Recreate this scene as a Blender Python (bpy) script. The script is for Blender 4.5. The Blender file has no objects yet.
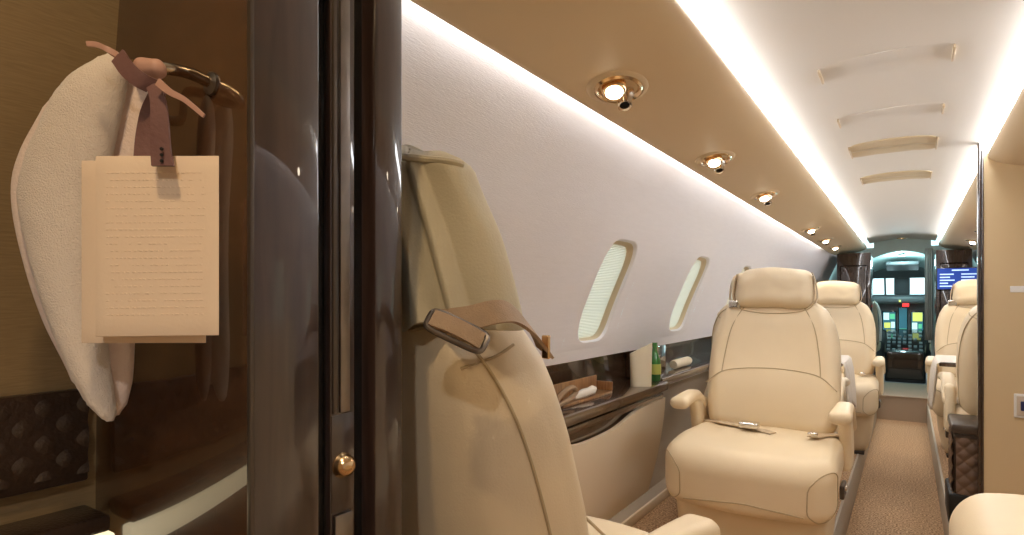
import bpy, bmesh, math, random
from mathutils import Vector, Matrix, noise
random.seed(7)
scene = bpy.context.scene
COL = scene.collection
PI = math.pi

# ------------------------------------------------------------------ camera
F = 600.0; YAW = math.atan(396 / 600.0)
cs, sn = math.cos(YAW), math.sin(YAW)
ZC = 1.0
cam_d = bpy.data.cameras.new('camera'); cam = bpy.data.objects.new('camera', cam_d); COL.objects.link(cam)
cam_d.sensor_width = 36; cam_d.lens = 36 * F / 1024
cam.location = (0, 0, ZC); cam.rotation_euler = (PI / 2, 0, YAW)
cam_d.shift_y = (300 - 267.5) / 1024
cam_d.clip_start = 0.01
scene.camera = cam

def P(px, py, D):
    """point seen at a pixel at depth D"""
    R = (px - 512) / F * D; Z = (300 - py) / F * D
    return Vector((R * cs - D * sn, R * sn + D * cs, ZC + Z))
VR = Vector((cs, sn, 0)); VD = Vector((-sn, cs, 0)); VZ = Vector((0, 0, 1))

# ------------------------------------------------------------------ materials
def _new(name):
    m = bpy.data.materials.new(name); m.use_nodes = True
    nt = m.node_tree; b = nt.nodes['Principled BSDF']
    return m, nt, b
def mat(name, col, rough=.5, metal=0, bump=0, bscale=200, coat=0, var=0, vscale=4, stretch=None, spec=.5, sheen=0, col2=None, trans=0, ior=1.45, coat_rough=.03):
    m, nt, b = _new(name)
    b.inputs['Base Color'].default_value = (*col, 1); b.inputs['Roughness'].default_value = rough
    b.inputs['Metallic'].default_value = metal; b.inputs['Coat Weight'].default_value = coat
    b.inputs['Coat Roughness'].default_value = coat_rough
    b.inputs['Specular IOR Level'].default_value = spec; b.inputs['Sheen Weight'].default_value = sheen
    b.inputs['Transmission Weight'].default_value = trans; b.inputs['IOR'].default_value = ior
    tc = nt.nodes.new('ShaderNodeTexCoord'); mp = nt.nodes.new('ShaderNodeMapping')
    nt.links.new(tc.outputs['Object'], mp.inputs[0])
    if stretch: mp.inputs['Scale'].default_value = stretch
    if var or col2:
        n = nt.nodes.new('ShaderNodeTexNoise'); n.inputs['Scale'].default_value = vscale; n.inputs['Detail'].default_value = 5
        nt.links.new(mp.outputs[0], n.inputs['Vector'])
        r = nt.nodes.new('ShaderNodeValToRGB')
        c2 = col2 if col2 else tuple(c * (1 - var) for c in col)
        r.color_ramp.elements[0].position = .3; r.color_ramp.elements[1].position = .7
        r.color_ramp.elements[0].color = (*c2, 1); r.color_ramp.elements[1].color = (*col, 1)
        nt.links.new(n.outputs[0], r.inputs[0]); nt.links.new(r.outputs[0], b.inputs['Base Color'])
    if bump:
        n = nt.nodes.new('ShaderNodeTexNoise'); n.inputs['Scale'].default_value = bscale; n.inputs['Detail'].default_value = 3
        nt.links.new(mp.outputs[0], n.inputs['Vector'])
        bp = nt.nodes.new('ShaderNodeBump'); bp.inputs['Strength'].default_value = bump; bp.inputs['Distance'].default_value = .002
        nt.links.new(n.outputs[0], bp.inputs['Height']); nt.links.new(bp.outputs[0], b.inputs['Normal'])
    return m
def emit(name, col, s):
    m, nt, b = _new(name)
    b.inputs['Base Color'].default_value = (*col, 1)
    b.inputs['Emission Color'].default_value = (*col, 1); b.inputs['Emission Strength'].default_value = s
    return m

M = {}
M['leather'] = mat('cream_leather', (.80, .665, .465), .42, bump=.25, bscale=350, var=.05, vscale=6)
M['leather_side'] = mat('cream_leather_skirt', (.74, .61, .42), .5, bump=.2, bscale=350)
M['cover'] = mat('loose_leather_cover', (.56, .50, .35), .55, bump=.3, bscale=300, var=.08, vscale=9)
M['seam'] = mat('seam_thread', (.48, .37, .22), .6)
M['strap'] = mat('tan_webbing', (.40, .27, .16), .6, bump=.6, bscale=500, var=.2, vscale=40)
M['strap2'] = mat('light_webbing', (.55, .43, .29), .6, bump=.5, bscale=500)
M['chrome'] = mat('chrome', (.75, .72, .68), .16, metal=1)
M['steel'] = mat('brushed_steel', (.27, .24, .22), .35, metal=1, var=.2, vscale=30)
M['dark_metal'] = mat('dark_metal', (.10, .08, .065), .35, metal=.6)
M['gold'] = mat('satin_brass', (.80, .55, .30), .2, metal=1)
M['wallfab'] = mat('pearl_wall_fabric', (.80, .795, .84), .75, bump=.35, bscale=60, stretch=(1, 1, 9), var=.03, vscale=10)
M['tan'] = mat('warm_lit_headliner', (.69, .535, .34), .6, bump=.1, bscale=300)  # warm bounce light on the beige valance is put into this tan
M['ceil'] = mat('ceiling_fabric', (.70, .655, .60), .7, bump=.1, bscale=200)
M['ceil_tan'] = mat('ceiling_tan_insert', (.56, .44, .28), .6)
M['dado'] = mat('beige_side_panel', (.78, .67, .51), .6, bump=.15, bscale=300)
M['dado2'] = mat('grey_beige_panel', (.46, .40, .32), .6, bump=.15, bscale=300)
M['black'] = mat('black_gap', (.008, .007, .006), .5)
M['glossblack'] = mat('gloss_black', (.012, .011, .011), .12, coat=1)
M['white'] = mat('white_plastic', (.8, .78, .74), .45)
M['linen'] = mat('white_linen', (.80, .74, .66), .8, bump=.3, bscale=400)
M['blind'] = mat('pleated_blind', (.80, .80, .70), .8)
M['glass'] = mat('clear_glass', (1, 1, 1), .02, trans=1)
M['green'] = mat('green_bottle_glass', (.03, .22, .04), .06, coat=1, spec=.8)
M['label'] = mat('pale_green_label', (.55, .62, .15), .5)
M['teal'] = mat('cockpit_liner', (.42, .52, .50), .7)
M['grey'] = mat('grey_plastic', (.12, .12, .125), .45)
M['platform'] = mat('platform_edge', (.36, .27, .19), .7, bump=.3)
M['bulk'] = mat('beige_bulkhead', (.66, .50, .29), .5, bump=.1, bscale=250)

def wood(name, c1, c2, rough=.12, coat=1, scale=(14, 14, 1.2), ior=1.5):
    m, nt, b = _new(name)
    tc = nt.nodes.new('ShaderNodeTexCoord'); mp = nt.nodes.new('ShaderNodeMapping'); mp.inputs['Scale'].default_value = scale
    n = nt.nodes.new('ShaderNodeTexNoise'); n.inputs['Scale'].default_value = 7; n.inputs['Detail'].default_value = 8; n.inputs['Distortion'].default_value = .6
    r = nt.nodes.new('ShaderNodeValToRGB'); r.color_ramp.elements[0].position = .32; r.color_ramp.elements[1].position = .68
    r.color_ramp.elements[0].color = (*c1, 1); r.color_ramp.elements[1].color = (*c2, 1)
    nt.links.new(tc.outputs['Object'], mp.inputs[0]); nt.links.new(mp.outputs[0], n.inputs[0]); nt.links.new(n.outputs[0], r.inputs[0]); nt.links.new(r.outputs[0], b.inputs['Base Color'])
    b.inputs['Roughness'].default_value = rough; b.inputs['Coat Weight'].default_value = coat; b.inputs['Coat Roughness'].default_value = .02
    b.inputs['Coat IOR'].default_value = ior
    return m
M['wood'] = wood('dark_lacquered_wood', (.020, .011, .008), (.055, .028, .018), .25)
M['woodY'] = wood('ledge_wood', (.035, .018, .010), (.12, .065, .035), .25, scale=(14, 1.2, 14))
M['redwood'] = wood('red_brown_lacquer', (.055, .024, .010), (.088, .037, .015), .25, scale=(3, 3, 12), ior=1.7)
M['pillar'] = wood('pillar_lacquer', (.026, .014, .011), (.050, .028, .021), .3, scale=(10, 10, .8), ior=1.5)
M['fauxwood'] = wood('warm_tray_wood', (.22, .10, .04), (.45, .24, .10), .35, coat=.5)

def carpet():
    m, nt, b = _new('speckled_carpet')
    tc = nt.nodes.new('ShaderNodeTexCoord')
    n = nt.nodes.new('ShaderNodeTexNoise'); n.inputs['Scale'].default_value = 110; n.inputs['Detail'].default_value = 4
    r = nt.nodes.new('ShaderNodeValToRGB'); r.color_ramp.elements[0].position = .38; r.color_ramp.elements[1].position = .62
    r.color_ramp.elements[0].color = (.22, .12, .055, 1); r.color_ramp.elements[1].color = (.66, .44, .26, 1)
    nt.links.new(tc.outputs['Object'], n.inputs[0]); nt.links.new(n.outputs[0], r.inputs[0]); nt.links.new(r.outputs[0], b.inputs['Base Color'])
    bp = nt.nodes.new('ShaderNodeBump'); bp.inputs['Strength'].default_value = .8; bp.inputs['Distance'].default_value = .004
    nt.links.new(n.outputs[0], bp.inputs['Height']); nt.links.new(bp.outputs[0], b.inputs['Normal'])
    b.inputs['Roughness'].default_value = .95
    return m
M['carpet'] = carpet()
def blind_mat():
    m, nt, b = _new('pleated_shade')
    b.inputs['Base Color'].default_value = (.80, .80, .68, 1); b.inputs['Roughness'].default_value = .8
    tr = nt.nodes.new('ShaderNodeBsdfTranslucent'); tr.inputs[0].default_value = (.85, .68, .58, 1)
    mx = nt.nodes.new('ShaderNodeMixShader'); mx.inputs[0].default_value = .33
    nt.links.new(b.outputs[0], mx.inputs[1]); nt.links.new(tr.outputs[0], mx.inputs[2])
    nt.links.new(mx.outputs[0], nt.nodes['Material Output'].inputs[0])
    return m
M['blind'] = blind_mat()
def wall_linen():
    m, nt, b = _new('olive_linen_panel')
    tc = nt.nodes.new('ShaderNodeTexCoord'); mp = nt.nodes.new('ShaderNodeMapping'); mp.inputs['Scale'].default_value = (30, 30, 400)
    n = nt.nodes.new('ShaderNodeTexNoise'); n.inputs['Scale'].default_value = 1.5; n.inputs['Detail'].default_value = 3
    r = nt.nodes.new('ShaderNodeValToRGB'); r.color_ramp.elements[0].color = (.20, .13, .055, 1); r.color_ramp.elements[1].color = (.34, .235, .115, 1)
    nt.links.new(tc.outputs['Object'], mp.inputs[0]); nt.links.new(mp.outputs[0], n.inputs[0]); nt.links.new(n.outputs[0], r.inputs[0]); nt.links.new(r.outputs[0], b.inputs['Base Color'])
    b.inputs['Roughness'].default_value = .6
    return m
M['linenpanel'] = wall_linen()
M['quilt'] = mat('quilted_dark_leather', (.045, .026, .017), .28, bump=.5, bscale=250, coat=.3)
M['quilt_cab'] = mat('quilted_brown_leather', (.17, .105, .07), .4, bump=.4, bscale=250)
M['terry'] = mat('terry_cloth', (.80, .70, .60), .95, bump=.8, bscale=700, sheen=.4)
M['towel_smooth'] = mat('towel_hem', (.80, .66, .58), .9, bump=.5, bscale=300, sheen=.3)
M['ribbon'] = mat('mauve_leather_ribbon', (.17, .085, .075), .45, bump=.3, bscale=200)
M['ribbon2'] = mat('pink_ribbon_end', (.50, .29, .22), .5)
M['card'] = mat('cream_card', (.86, .68, .50), .75, bump=.1, bscale=300)
M['napkin'] = mat('cream_napkin', (.80, .72, .55), .8, bump=.2)
M['strip_em'] = emit('cove_light', (.93, .96, 1.0), 15.0)
M['wash_em'] = emit('wall_wash_light', (.90, .94, 1.0), 13.0)
M['lamp_em'] = emit('reading_lamp_glow', (1, .86, .66), 18)
M['screen_blue'] = emit('screen_blue', (.015, .06, .36), .5)
M['screen_txt'] = emit('screen_text', (.55, .75, 1), .8)
M['mfd_a'] = emit('display_pale', (.55, .75, .72), .9)
M['mfd_y'] = emit('display_yellow', (.70, .72, .16), .7)
M['mfd_g'] = emit('display_green', (.10, .45, .25), .9)
M['mfd_b'] = emit('display_dark_blue', (.03, .12, .16), .8)
M['mfd_r'] = emit('red_caution_lamp', (1, .03, .03), 1.5)
M['sky_em'] = emit('daylight_sky', (.80, .97, 1.0), 2.4)
M['plate'] = mat('plate_cream', (.60, .50, .38), .4)
M['rocker'] = mat('navy_rocker', (.02, .025, .10), .3)

# ------------------------------------------------------------------ helpers
def link(name, bm, m, parent=None, smooth=True, angle=40):
    me = bpy.data.meshes.new(name)
    bmesh.ops.recalc_face_normals(bm, faces=bm.faces)
    bm.to_mesh(me); bm.free()
    ms = m if isinstance(m, (list, tuple)) else [m]
    for x in ms: me.materials.append(x)
    if smooth:
        for p in me.polygons: p.use_smooth = True
        try: me.set_sharp_from_angle(angle=math.radians(angle))
        except Exception: pass
    o = bpy.data.objects.new(name, me); COL.objects.link(o)
    if parent: o.parent = parent
    return o
def empty(name, loc=(0, 0, 0), rz=0):
    o = bpy.data.objects.new(name, None); COL.objects.link(o); o.location = loc; o.rotation_euler = (0, 0, rz)
    o.empty_display_size = .05
    return o
def tag(o, label=None, cat=None, group=None, kind=None):
    if label: o['label'] = label
    if cat: o['category'] = cat
    if group: o['group'] = group
    if kind: o['kind'] = kind
    return o
def struct(name, bm, m, **k):
    o = link(name, bm, m, **k); o['kind'] = 'structure'; return o
def copy_tree(o, parent=None):
    c = o.copy(); COL.objects.link(c)
    if parent: c.parent = parent; c.matrix_parent_inverse = Matrix()
    for ch in [x for x in bpy.data.objects if x.parent == o]: copy_tree(ch, c)
    return c
def islands(name, bm, m, parent=None, **k):
    """link every loose piece of bm as an object of its own"""
    bm.verts.ensure_lookup_table(); seen = set(); out = []
    for v in bm.verts:
        if v in seen: continue
        comp = {v}; st = [v]
        while st:
            x = st.pop()
            for e in x.link_edges:
                y = e.other_vert(x)
                if y not in comp: comp.add(y); st.append(y)
        seen |= comp
        nb = bmesh.new(); mp = {q: nb.verts.new(q.co) for q in comp}
        for f in {f for q in comp for f in q.link_faces}:
            nf = nb.faces.new([mp[q] for q in f.verts]); nf.material_index = f.material_index
        out.append(link(name, nb, m, parent, **k))
    bm.free(); return out
def BM(): return bmesh.new()
def box(bm, a, b, bev=0, mi=0, seg=2):
    a = Vector(a); b = Vector(b)
    r = bmesh.ops.create_cube(bm, size=1, matrix=Matrix.Translation((a + b) / 2) @ Matrix.Diagonal((*(b - a), 1)))
    fs = {f for v in r['verts'] for f in v.link_faces}
    for f in fs: f.material_index = mi
    if bev:
        es = {e for v in r['verts'] for e in v.link_edges}
        bmesh.ops.bevel(bm, geom=list(es), offset=bev, segments=seg, affect='EDGES', profile=.5)
    return bm
def soft(bm, size, r, mid=8, cor=4, fn=None, mi=0):
    """rounded box of full size, radius r, every vertex pushed through fn"""
    h = [s / 2 for s in size]
    rr = [min(r, x * .999) for x in h]
    def axis(hh, q):
        c = [hh - q + q * math.tan(math.radians(45 * i / cor)) for i in range(cor + 1)]
        i0 = hh - q
        m = [i0 * (-1 + 2 * i / mid) for i in range(1, mid)]
        return sorted([-x for x in c] + m + c) if i0 > 1e-6 else sorted(set([-x for x in c] + c))
    ax = [axis(h[i], rr[i]) for i in range(3)]
    vs = {}
    def V(i, j, k):
        key = (i, j, k)
        if key in vs: return vs[key]
        q = Vector((ax[0][i], ax[1][j], ax[2][k]))
        inn = Vector([max(-(h[t] - rr[t]), min(h[t] - rr[t], q[t])) for t in range(3)])
        o = q - inn
        if o.length > 1e-9:
            n = o.normalized(); p = inn + Vector([n[t] * rr[t] for t in range(3)])
        else: p = q
        if fn: p = Vector(fn(*p))
        vs[key] = bm.verts.new(p); return vs[key]
    n = [len(a) - 1 for a in ax]
    def face(a, b, c, d):
        try:
            f = bm.faces.new((a, b, c, d)); f.material_index = mi
        except ValueError: pass
    for i in range(n[0]):
        for j in range(n[1]):
            face(V(i, j, 0), V(i, j + 1, 0), V(i + 1, j + 1, 0), V(i + 1, j, 0)); face(V(i, j, n[2]), V(i + 1, j, n[2]), V(i + 1, j + 1, n[2]), V(i, j + 1, n[2]))
    for i in range(n[0]):
        for k in range(n[2]):
            face(V(i, 0, k), V(i + 1, 0, k), V(i + 1, 0, k + 1), V(i, 0, k + 1)); face(V(i, n[1], k), V(i, n[1], k + 1), V(i + 1, n[1], k + 1), V(i + 1, n[1], k))
    for j in range(n[1]):
        for k in range(n[2]):
            face(V(0, j, k), V(0, j, k + 1), V(0, j + 1, k + 1), V(0, j + 1, k)); face(V(n[0], j, k), V(n[0], j + 1, k), V(n[0], j + 1, k + 1), V(n[0], j, k + 1))
    return bm
def tube(bm, pts, r, n=8, closed=False, mi=0, scale2=None):
    pts = [Vector(p) for p in pts]; rings = []
    N = len(pts)
    prev = None
    for i, p in enumerate(pts):
        a = pts[(i - 1) % N] if (closed or i > 0) else p
        b = pts[(i + 1) % N] if (closed or i < N - 1) else p
        t = (b - a).normalized()
        up = prev if prev is not None else (Vector((0, 0, 1)) if abs(t.z) < .9 else Vector((1, 0, 0)))
        u = (up - t * up.dot(t)).normalized(); w = t.cross(u); prev = u
        rad = r(i / (N - 1)) if callable(r) else r
        rings.append([bm.verts.new(p + (u * math.cos(2 * PI * k / n) + w * math.sin(2 * PI * k / n)) * rad) for k in range(n)])
    M_ = N if closed else N - 1
    for i in range(M_):
        A, B = rings[i], rings[(i + 1) % N]
        for k in range(n):
            f = bm.faces.new((A[k], A[(k + 1) % n], B[(k + 1) % n], B[k])); f.material_index = mi
    if not closed:
        bm.faces.new(rings[0][::-1]).material_index = mi; bm.faces.new(rings[-1]).material_index = mi
    return bm
def spline(pts, n=8, closed=False):
    pts = [Vector(p) for p in pts]; out = []; N = len(pts)
    R = range(N if closed else N - 1)
    for i in R:
        p0 = pts[(i - 1) % N] if (closed or i > 0) else pts[0]
        p1 = pts[i]; p2 = pts[(i + 1) % N]; p3 = pts[(i + 2) % N] if (closed or i + 2 < N) else pts[-1]
        for k in range(n):
            t = k / n
            out.append(.5 * ((2 * p1) + (-p0 + p2) * t + (2 * p0 - 5 * p1 + 4 * p2 - p3) * t * t + (-p0 + 3 * p1 - 3 * p2 + p3) * t ** 3))
    if not closed: out.append(pts[-1])
    return out
def ribbon(bm, pts, width_vecs, th, mi=0):
    """strap: centre line pts, half-width vectors, thickness"""
    rings = []
    N = len(pts)
    for i, p in enumerate(pts):
        t = (pts[min(i + 1, N - 1)] - pts[max(i - 1, 0)]).normalized(); w = width_vecs[i]
        nn = t.cross(w).normalized() * th / 2
        rings.append([bm.verts.new(p + w + nn), bm.verts.new(p + nn * 1.2), bm.verts.new(p - w + nn), bm.verts.new(p - w - nn), bm.verts.new(p - nn * 1.2), bm.verts.new(p + w - nn)])
    for a, b in zip(rings, rings[1:]):
        for k in range(6): bm.faces.new((a[k], a[(k + 1) % 6], b[(k + 1) % 6], b[k])).material_index = mi
    bm.faces.new(rings[0][::-1]); bm.faces.new(rings[-1])
    return bm
def prism(bm, poly, vec, mi=0):
    """closed planar polygon extruded by vec"""
    vec = Vector(vec); A = [bm.verts.new(Vector(p)) for p in poly]; B = [bm.verts.new(Vector(p) + vec) for p in poly]
    n = len(poly)
    bm.faces.new(A[::-1]).material_index = mi; bm.faces.new(B).material_index = mi
    for i in range(n): bm.faces.new((A[i], A[(i + 1) % n], B[(i + 1) % n], B[i])).material_index = mi
    return bm
def grid(bm, nu, nv, fn, mi=0, wrapu=False):
    g = [[bm.verts.new(Vector(fn(i / nu, j / nv))) for j in range(nv + 1)] for i in range(nu if wrapu else nu + 1)]
    for i in range(nu):
        for j in range(nv):
            a, b = g[i], g[(i + 1) % len(g)]
            bm.faces.new((a[j], b[j], b[j + 1], a[j + 1])).material_index = mi
    return g
def disc(bm, c, nrm, r, th=.003, n=24, mi=0, ry=None, ang=0):
    nrm = Vector(nrm).normalized(); u = nrm.orthogonal().normalized()
    if abs(nrm.z) > .5: u = Vector((0, 1, 0)); u = (u - nrm * u.dot(nrm)).normalized()
    w = nrm.cross(u); ry = ry or r
    poly = [Vector(c) + u * math.cos(2 * PI * k / n) * r + w * math.sin(2 * PI * k / n) * ry for k in range(n)]
    return prism(bm, poly, nrm * th, mi)
def lathe(bm, prof, n=28, c=(0, 0, 0), axis=None, mi=0):
    c = Vector(c); ax = Vector(axis or (0, 0, 1)).normalized(); u = ax.orthogonal().normalized(); w = ax.cross(u)
    rings = [[bm.verts.new(c + ax * z + (u * math.cos(2 * PI * k / n) + w * math.sin(2 * PI * k / n)) * r) for k in range(n)] for r, z in prof]
    for a, b in zip(rings, rings[1:]):
        for k in range(n): bm.faces.new((a[k], a[(k + 1) % n], b[(k + 1) % n], b[k])).material_index = mi
    if prof[0][0] > 1e-6: bm.faces.new(rings[0][::-1]).material_index = mi
    if prof[-1][0] > 1e-6: bm.faces.new(rings[-1]).material_index = mi
    return bm
def smooth01(t): t = max(0, min(1, t)); return t * t * (3 - 2 * t)

# ------------------------------------------------------------------ cabin section
XC = -.06
HP = [(0, .985), (.25, 1.045), (.5, 1.07), (.76, 1.055), (.83, 1.03), (.93, 1.0), (1.03, .96), (1.13, .915), (1.24, .864), (1.35, .812), (1.45, .757), (1.53, .712), (1.62, .655)]
def H(z):
    if z <= HP[0][0]: return HP[0][1] - (0 - z) * .3
    for i in range(len(HP) - 1):
        if z <= HP[i + 1][0]:
            z0, h0 = HP[i]; z1, h1 = HP[i + 1]
            m0 = (HP[i + 1][1] - HP[max(i - 1, 0)][1]) / (HP[i + 1][0] - HP[max(i - 1, 0)][0])
            k = min(i + 2, len(HP) - 1); m1 = (HP[k][1] - HP[i][1]) / (HP[k][0] - HP[i][0])
            d = z1 - z0; t = (z - z0) / d
            return (2*t**3-3*t*t+1)*h0 + (t**3-2*t*t+t)*d*m0 + (-2*t**3+3*t*t)*h1 + (t**3-t*t)*d*m1
    return HP[-1][1]
def TP(Y): return 1 - .13 * smooth01((Y - 6.6) / 1.8)       # the nose narrows
def W(side, z, Y, off=0): return Vector((XC + side * (H(z) * TP(Y) + off), Y, z))

Y0, Y1 = .53, 8.3          # side walls
WZ0, WZ1 = .80, 1.265      # window band cut in patches
WINY = [1.16, 2.24, 3.32, 4.40, 5.48, 6.56, 7.62]
def sup(t, a, b, e=4.2):
    c, s = math.cos(t), math.sin(t)
    return a * math.copysign(abs(c) ** (2 / e), c), b * math.copysign(abs(s) ** (2 / e), s)
def build_wall(side, name):
    bm = BM()
    # strips below and above the window band
    zs_lo = [.755, .80]; zs_hi = [1.265 + (1.57 - 1.265) * i / 8 for i in range(9)]
    ys = [Y0 + (Y1 - Y0) * i / 60 for i in range(61)]
    for zs in (zs_lo, zs_hi):
        g = [[bm.verts.new(W(side, z, y)) for z in zs] for y in ys]
        for i in range(60):
            for j in range(len(zs) - 1): bm.faces.new((g[i][j], g[i + 1][j], g[i + 1][j + 1], g[i][j + 1]))
    cur = Y0
    for wy in WINY:
        a0, a1 = wy - .24, wy + .24
        n = 6
        # plain stretch before the window
        if a0 > cur:
            g = [[bm.verts.new(W(side, WZ0 + (WZ1 - WZ0) * j / 8, cur + (a0 - cur) * i / n)) for j in range(9)] for i in range(n + 1)]
            for i in range(n):
                for j in range(8): bm.faces.new((g[i][j], g[i + 1][j], g[i + 1][j + 1], g[i][j + 1]))
        # patch with the hole
        N = 64; zc = (WZ0 + WZ1) / 2; hb = (WZ1 - WZ0) / 2
        def ring(f):
            out = []
            for k in range(N):
                t = 2 * PI * (k + .5) / N
                iy, iz = sup(t, .150, .206)
                m = max(abs(math.cos(t)) / .24, abs(math.sin(t)) / hb); oy, oz = math.cos(t) / m, math.sin(t) / m
                for sy_ in (-1, 1):
                    for sz_ in (-1, 1):
                        tc_ = math.atan2(sz_ * hb, sy_ * .24) % (2 * PI)
                        if abs(t - tc_) <= PI / N + 1e-6: oy, oz = sy_ * .24, sz_ * hb
                out.append(bm.verts.new(W(side, zc + iz + (oz - iz) * f, wy + iy + (oy - iy) * f)))
            return out
        rs = [ring(f) for f in (1, .6, .3, .12, .04, 0)]
        # softened rolled lip into the reveal
        def deep(s, off):
            out = []
            for k in range(N):
                t = 2 * PI * (k + .5) / N; iy, iz = sup(t, .150 * s, .206 * s)
                out.append(bm.verts.new(W(side, zc + iz, wy + iy, off)))
            return out
        rs.append(deep(.985, .004)); rs.append(deep(.965, .014))
        for A, B in zip(rs, rs[1:]):
            for k in range(N): bm.faces.new((A[k], A[(k + 1) % N], B[(k + 1) % N], B[k]))
        cur = a1
    g = [[bm.verts.new(W(side, WZ0 + (WZ1 - WZ0) * j / 8, cur + (Y1 - cur) * i / 6)) for j in range(9)] for i in range(7)]
    for i in range(6):
        for j in range(8): bm.faces.new((g[i][j], g[i + 1][j], g[i + 1][j + 1], g[i][j + 1]))
    bmesh.ops.remove_doubles(bm, verts=bm.verts, dist=.0005)
    return struct(name, bm, M['wallfab'], angle=60)
build_wall(-1, 'wall_left'); build_wall(1, 'wall_right')

M['reveal'] = mat('window_reveal', (.62, .52, .36), .5)
M['nightglass'] = mat('deep_blue_glass', (.01, .04, .10), .05, coat=1)
wn = 0
for side in (-1, 1):
    for wy in WINY:
        wn += 1
        zc = (WZ0 + WZ1) / 2; N = 64
        root = empty('window_%d' % wn, W(side, zc, wy, .05)); root['kind'] = 'structure'
        base = root.location.copy()
        def put(bm):
            for v in bm.verts: v.co -= base
            return bm
        bm = BM()
        rs = []
        for s, off in ((.966, .0135), (.945, .024), (.93, .034), (.92, .036), (.92, .056), (.99, .056)):
            rs.append([bm.verts.new(W(side, zc + sup(2 * PI * (k + .5) / N, .150 * s, .206 * s)[1], wy + sup(2 * PI * (k + .5) / N, .150 * s, .206 * s)[0], off)) for k in range(N)])
        for A, B in zip(rs, rs[1:]):
            for k in range(N): bm.faces.new((A[k], A[(k + 1) % N], B[(k + 1) % N], B[k]))
        link('window_frame', put(bm), M['reveal'], root)
        dark = wy > 7
        bm = BM()
        if dark:
            grid(bm, 10, 14, lambda u, v: W(side, WZ0 + .03 + (WZ1 - WZ0 - .06) * v, wy - .145 + .29 * u, .058))
            link('pane', put(bm), M['nightglass'], root)
        else:
            NP = 66
            def bl(u, v):
                z = WZ0 + .025 + (WZ1 - WZ0 - .05) * v; i = round(v * NP * 2)
                return W(side, z, wy - .143 + .286 * u, .036 + (.0032 if i % 2 else 0))
            grid(bm, 4, NP * 2, bl)
            link('blind', put(bm), M['blind'], root, smooth=False)
            bm = BM(); tube(bm, [W(side, WZ0 + .034, wy - .11, .032), W(side, WZ0 + .034, wy + .11, .032)], .005, 8)
            link('blind_rail', put(bm), M['white'], root)

# ---- valance (passenger service panels), coves, ceiling
VAL = [(.674, 1.57), (.672, 1.532), (.664, 1.523), (.645, 1.521), (.60, 1.530), (.52, 1.545), (.45, 1.560), (.40, 1.574), (.365, 1.590), (.346, 1.606), (.341, 1.62), (.345, 1.632)]
YE = 7.55
def tp2(Y): return 1
def sheet(bm, prof, side, ya, yb, n=24):
    return grid(bm, n, len(prof) - 1, lambda u, v: (XC + side * prof[round(v * (len(prof) - 1))][0], ya + (yb - ya) * u, prof[round(v * (len(prof) - 1))][1]))
def fine(prof, n=4): return [(p.x, p.y) for p in spline([(a, b, 0) for a, b in prof], n)]
for side, nm in ((-1, 'left'), (1, 'right')):
    bm = BM(); sheet(bm, fine(VAL), side, Y0 if side < 0 else -1.3, YE + .6)
    struct('trim_%d' % (1 if side < 0 else 2), bm, M['tan'], angle=60)
    # cove light: slim diffuser between the valance lip and the ceiling panel
    bm = BM(); prof = [(.345, 1.628), (.345, 1.640), (.325, 1.668), (.315, 1.672)]
    ya = .53 if side < 0 else 1.75
    sheet(bm, prof, side, ya, YE)
    o = link('cove_light', bm, M['strip_em'])
    tag(o, 'bright white cove light strip running along the %s side of the ceiling' % nm, 'light strip')
    bm = BM(); box(bm, (XC + side * .682 - .007, Y0 + .01, 1.552), (XC + side * .682 + .007, YE - .15, 1.558))
    o = link('wall_wash_light', bm, M['wash_em'])
    tag(o, 'thin white light strip washing the top of the %s side wall' % nm, 'light strip')
def ceil_z(x):  # x offset from centre
    return 1.672 + .040 * math.cos(min(1, abs(x) / .33) * PI / 2)
bm = BM()
YC = 8.35
grid(bm, 40, 24, lambda u, v: (XC - .322 + .644 * v, -1.3 + (YC + 1.3) * u, ceil_z(-.322 + .644 * v)))
struct('ceiling', bm, M['ceil'])
# upper skin closing the space above the valances (plain liner)
bm = BM()
for side in (-1, 1):
    prof = [(.72, 1.565), (.60, 1.66), (.45, 1.74), (.31, 1.76)]
    sheet(bm, prof, side, -1.3, YC)
struct('trim_3', bm, M['ceil'])

# ceiling hatches and air outlets
def ceil_panel(xa, xb, ya, yb, m, rise, name, label, cat, group, recess=False, r=.02):
    root = empty(name, (XC + (xa + xb) / 2, (ya + yb) / 2, ceil_z((xa + xb) / 2) - .002))
    cx, cy = (xa + xb) / 2, (ya + yb) / 2
    bm = BM(); hx, hy = (xb - xa) / 2, (yb - ya) / 2
    N = 48
    def rr(s, dz):
        out = []
        for k in range(N):
            x, y = sup(2 * PI * (k + .5) / N, hx - s, hy - s, 7)
            out.append(bm.verts.new((x, y, ceil_z(cx + x) + dz - root.location.z)))
        return out
    rings = [rr(-.002, .004), rr(-.002, -rise * .6), rr(.0015, -rise)]
    # inner concentric rings shrinking to the centre line
    for f in (.25, .5, .75, .97):
        out = []
        for k in range(N):
            x, y = sup(2 * PI * (k + .5) / N, hx - .0015, hy - .0015, 7)
            out.append(bm.verts.new((x, y * (1 - f), ceil_z(cx + x) - rise - root.location.z)))
        rings.append(out)
    for A, B in zip(rings, rings[1:]):
        for k in range(N): bm.faces.new((A[k], A[(k + 1) % N], B[(k + 1) % N], B[k]))
    link('panel_face', bm, m, root)
    for s in (-1, 1):
        bm = BM(); xx = s * (hx + .002)
        box(bm, (xx - .003, -hy * .8, ceil_z(cx + xx) - .009 - root.location.z), (xx + .003, hy * .8, ceil_z(cx + xx) + .002 - root.location.z), .001)
        link('end_latch', bm, M['strap2'], root)
    tag(root, label, cat, group)
ceil_panel(-.165, .165, 2.02, 2.17, M['ceil'], .0004, 'ceiling_hatch', 'wide pale hatch in the ceiling, nearest to the camera', 'ceiling hatch', 'ceiling hatches')
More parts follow.
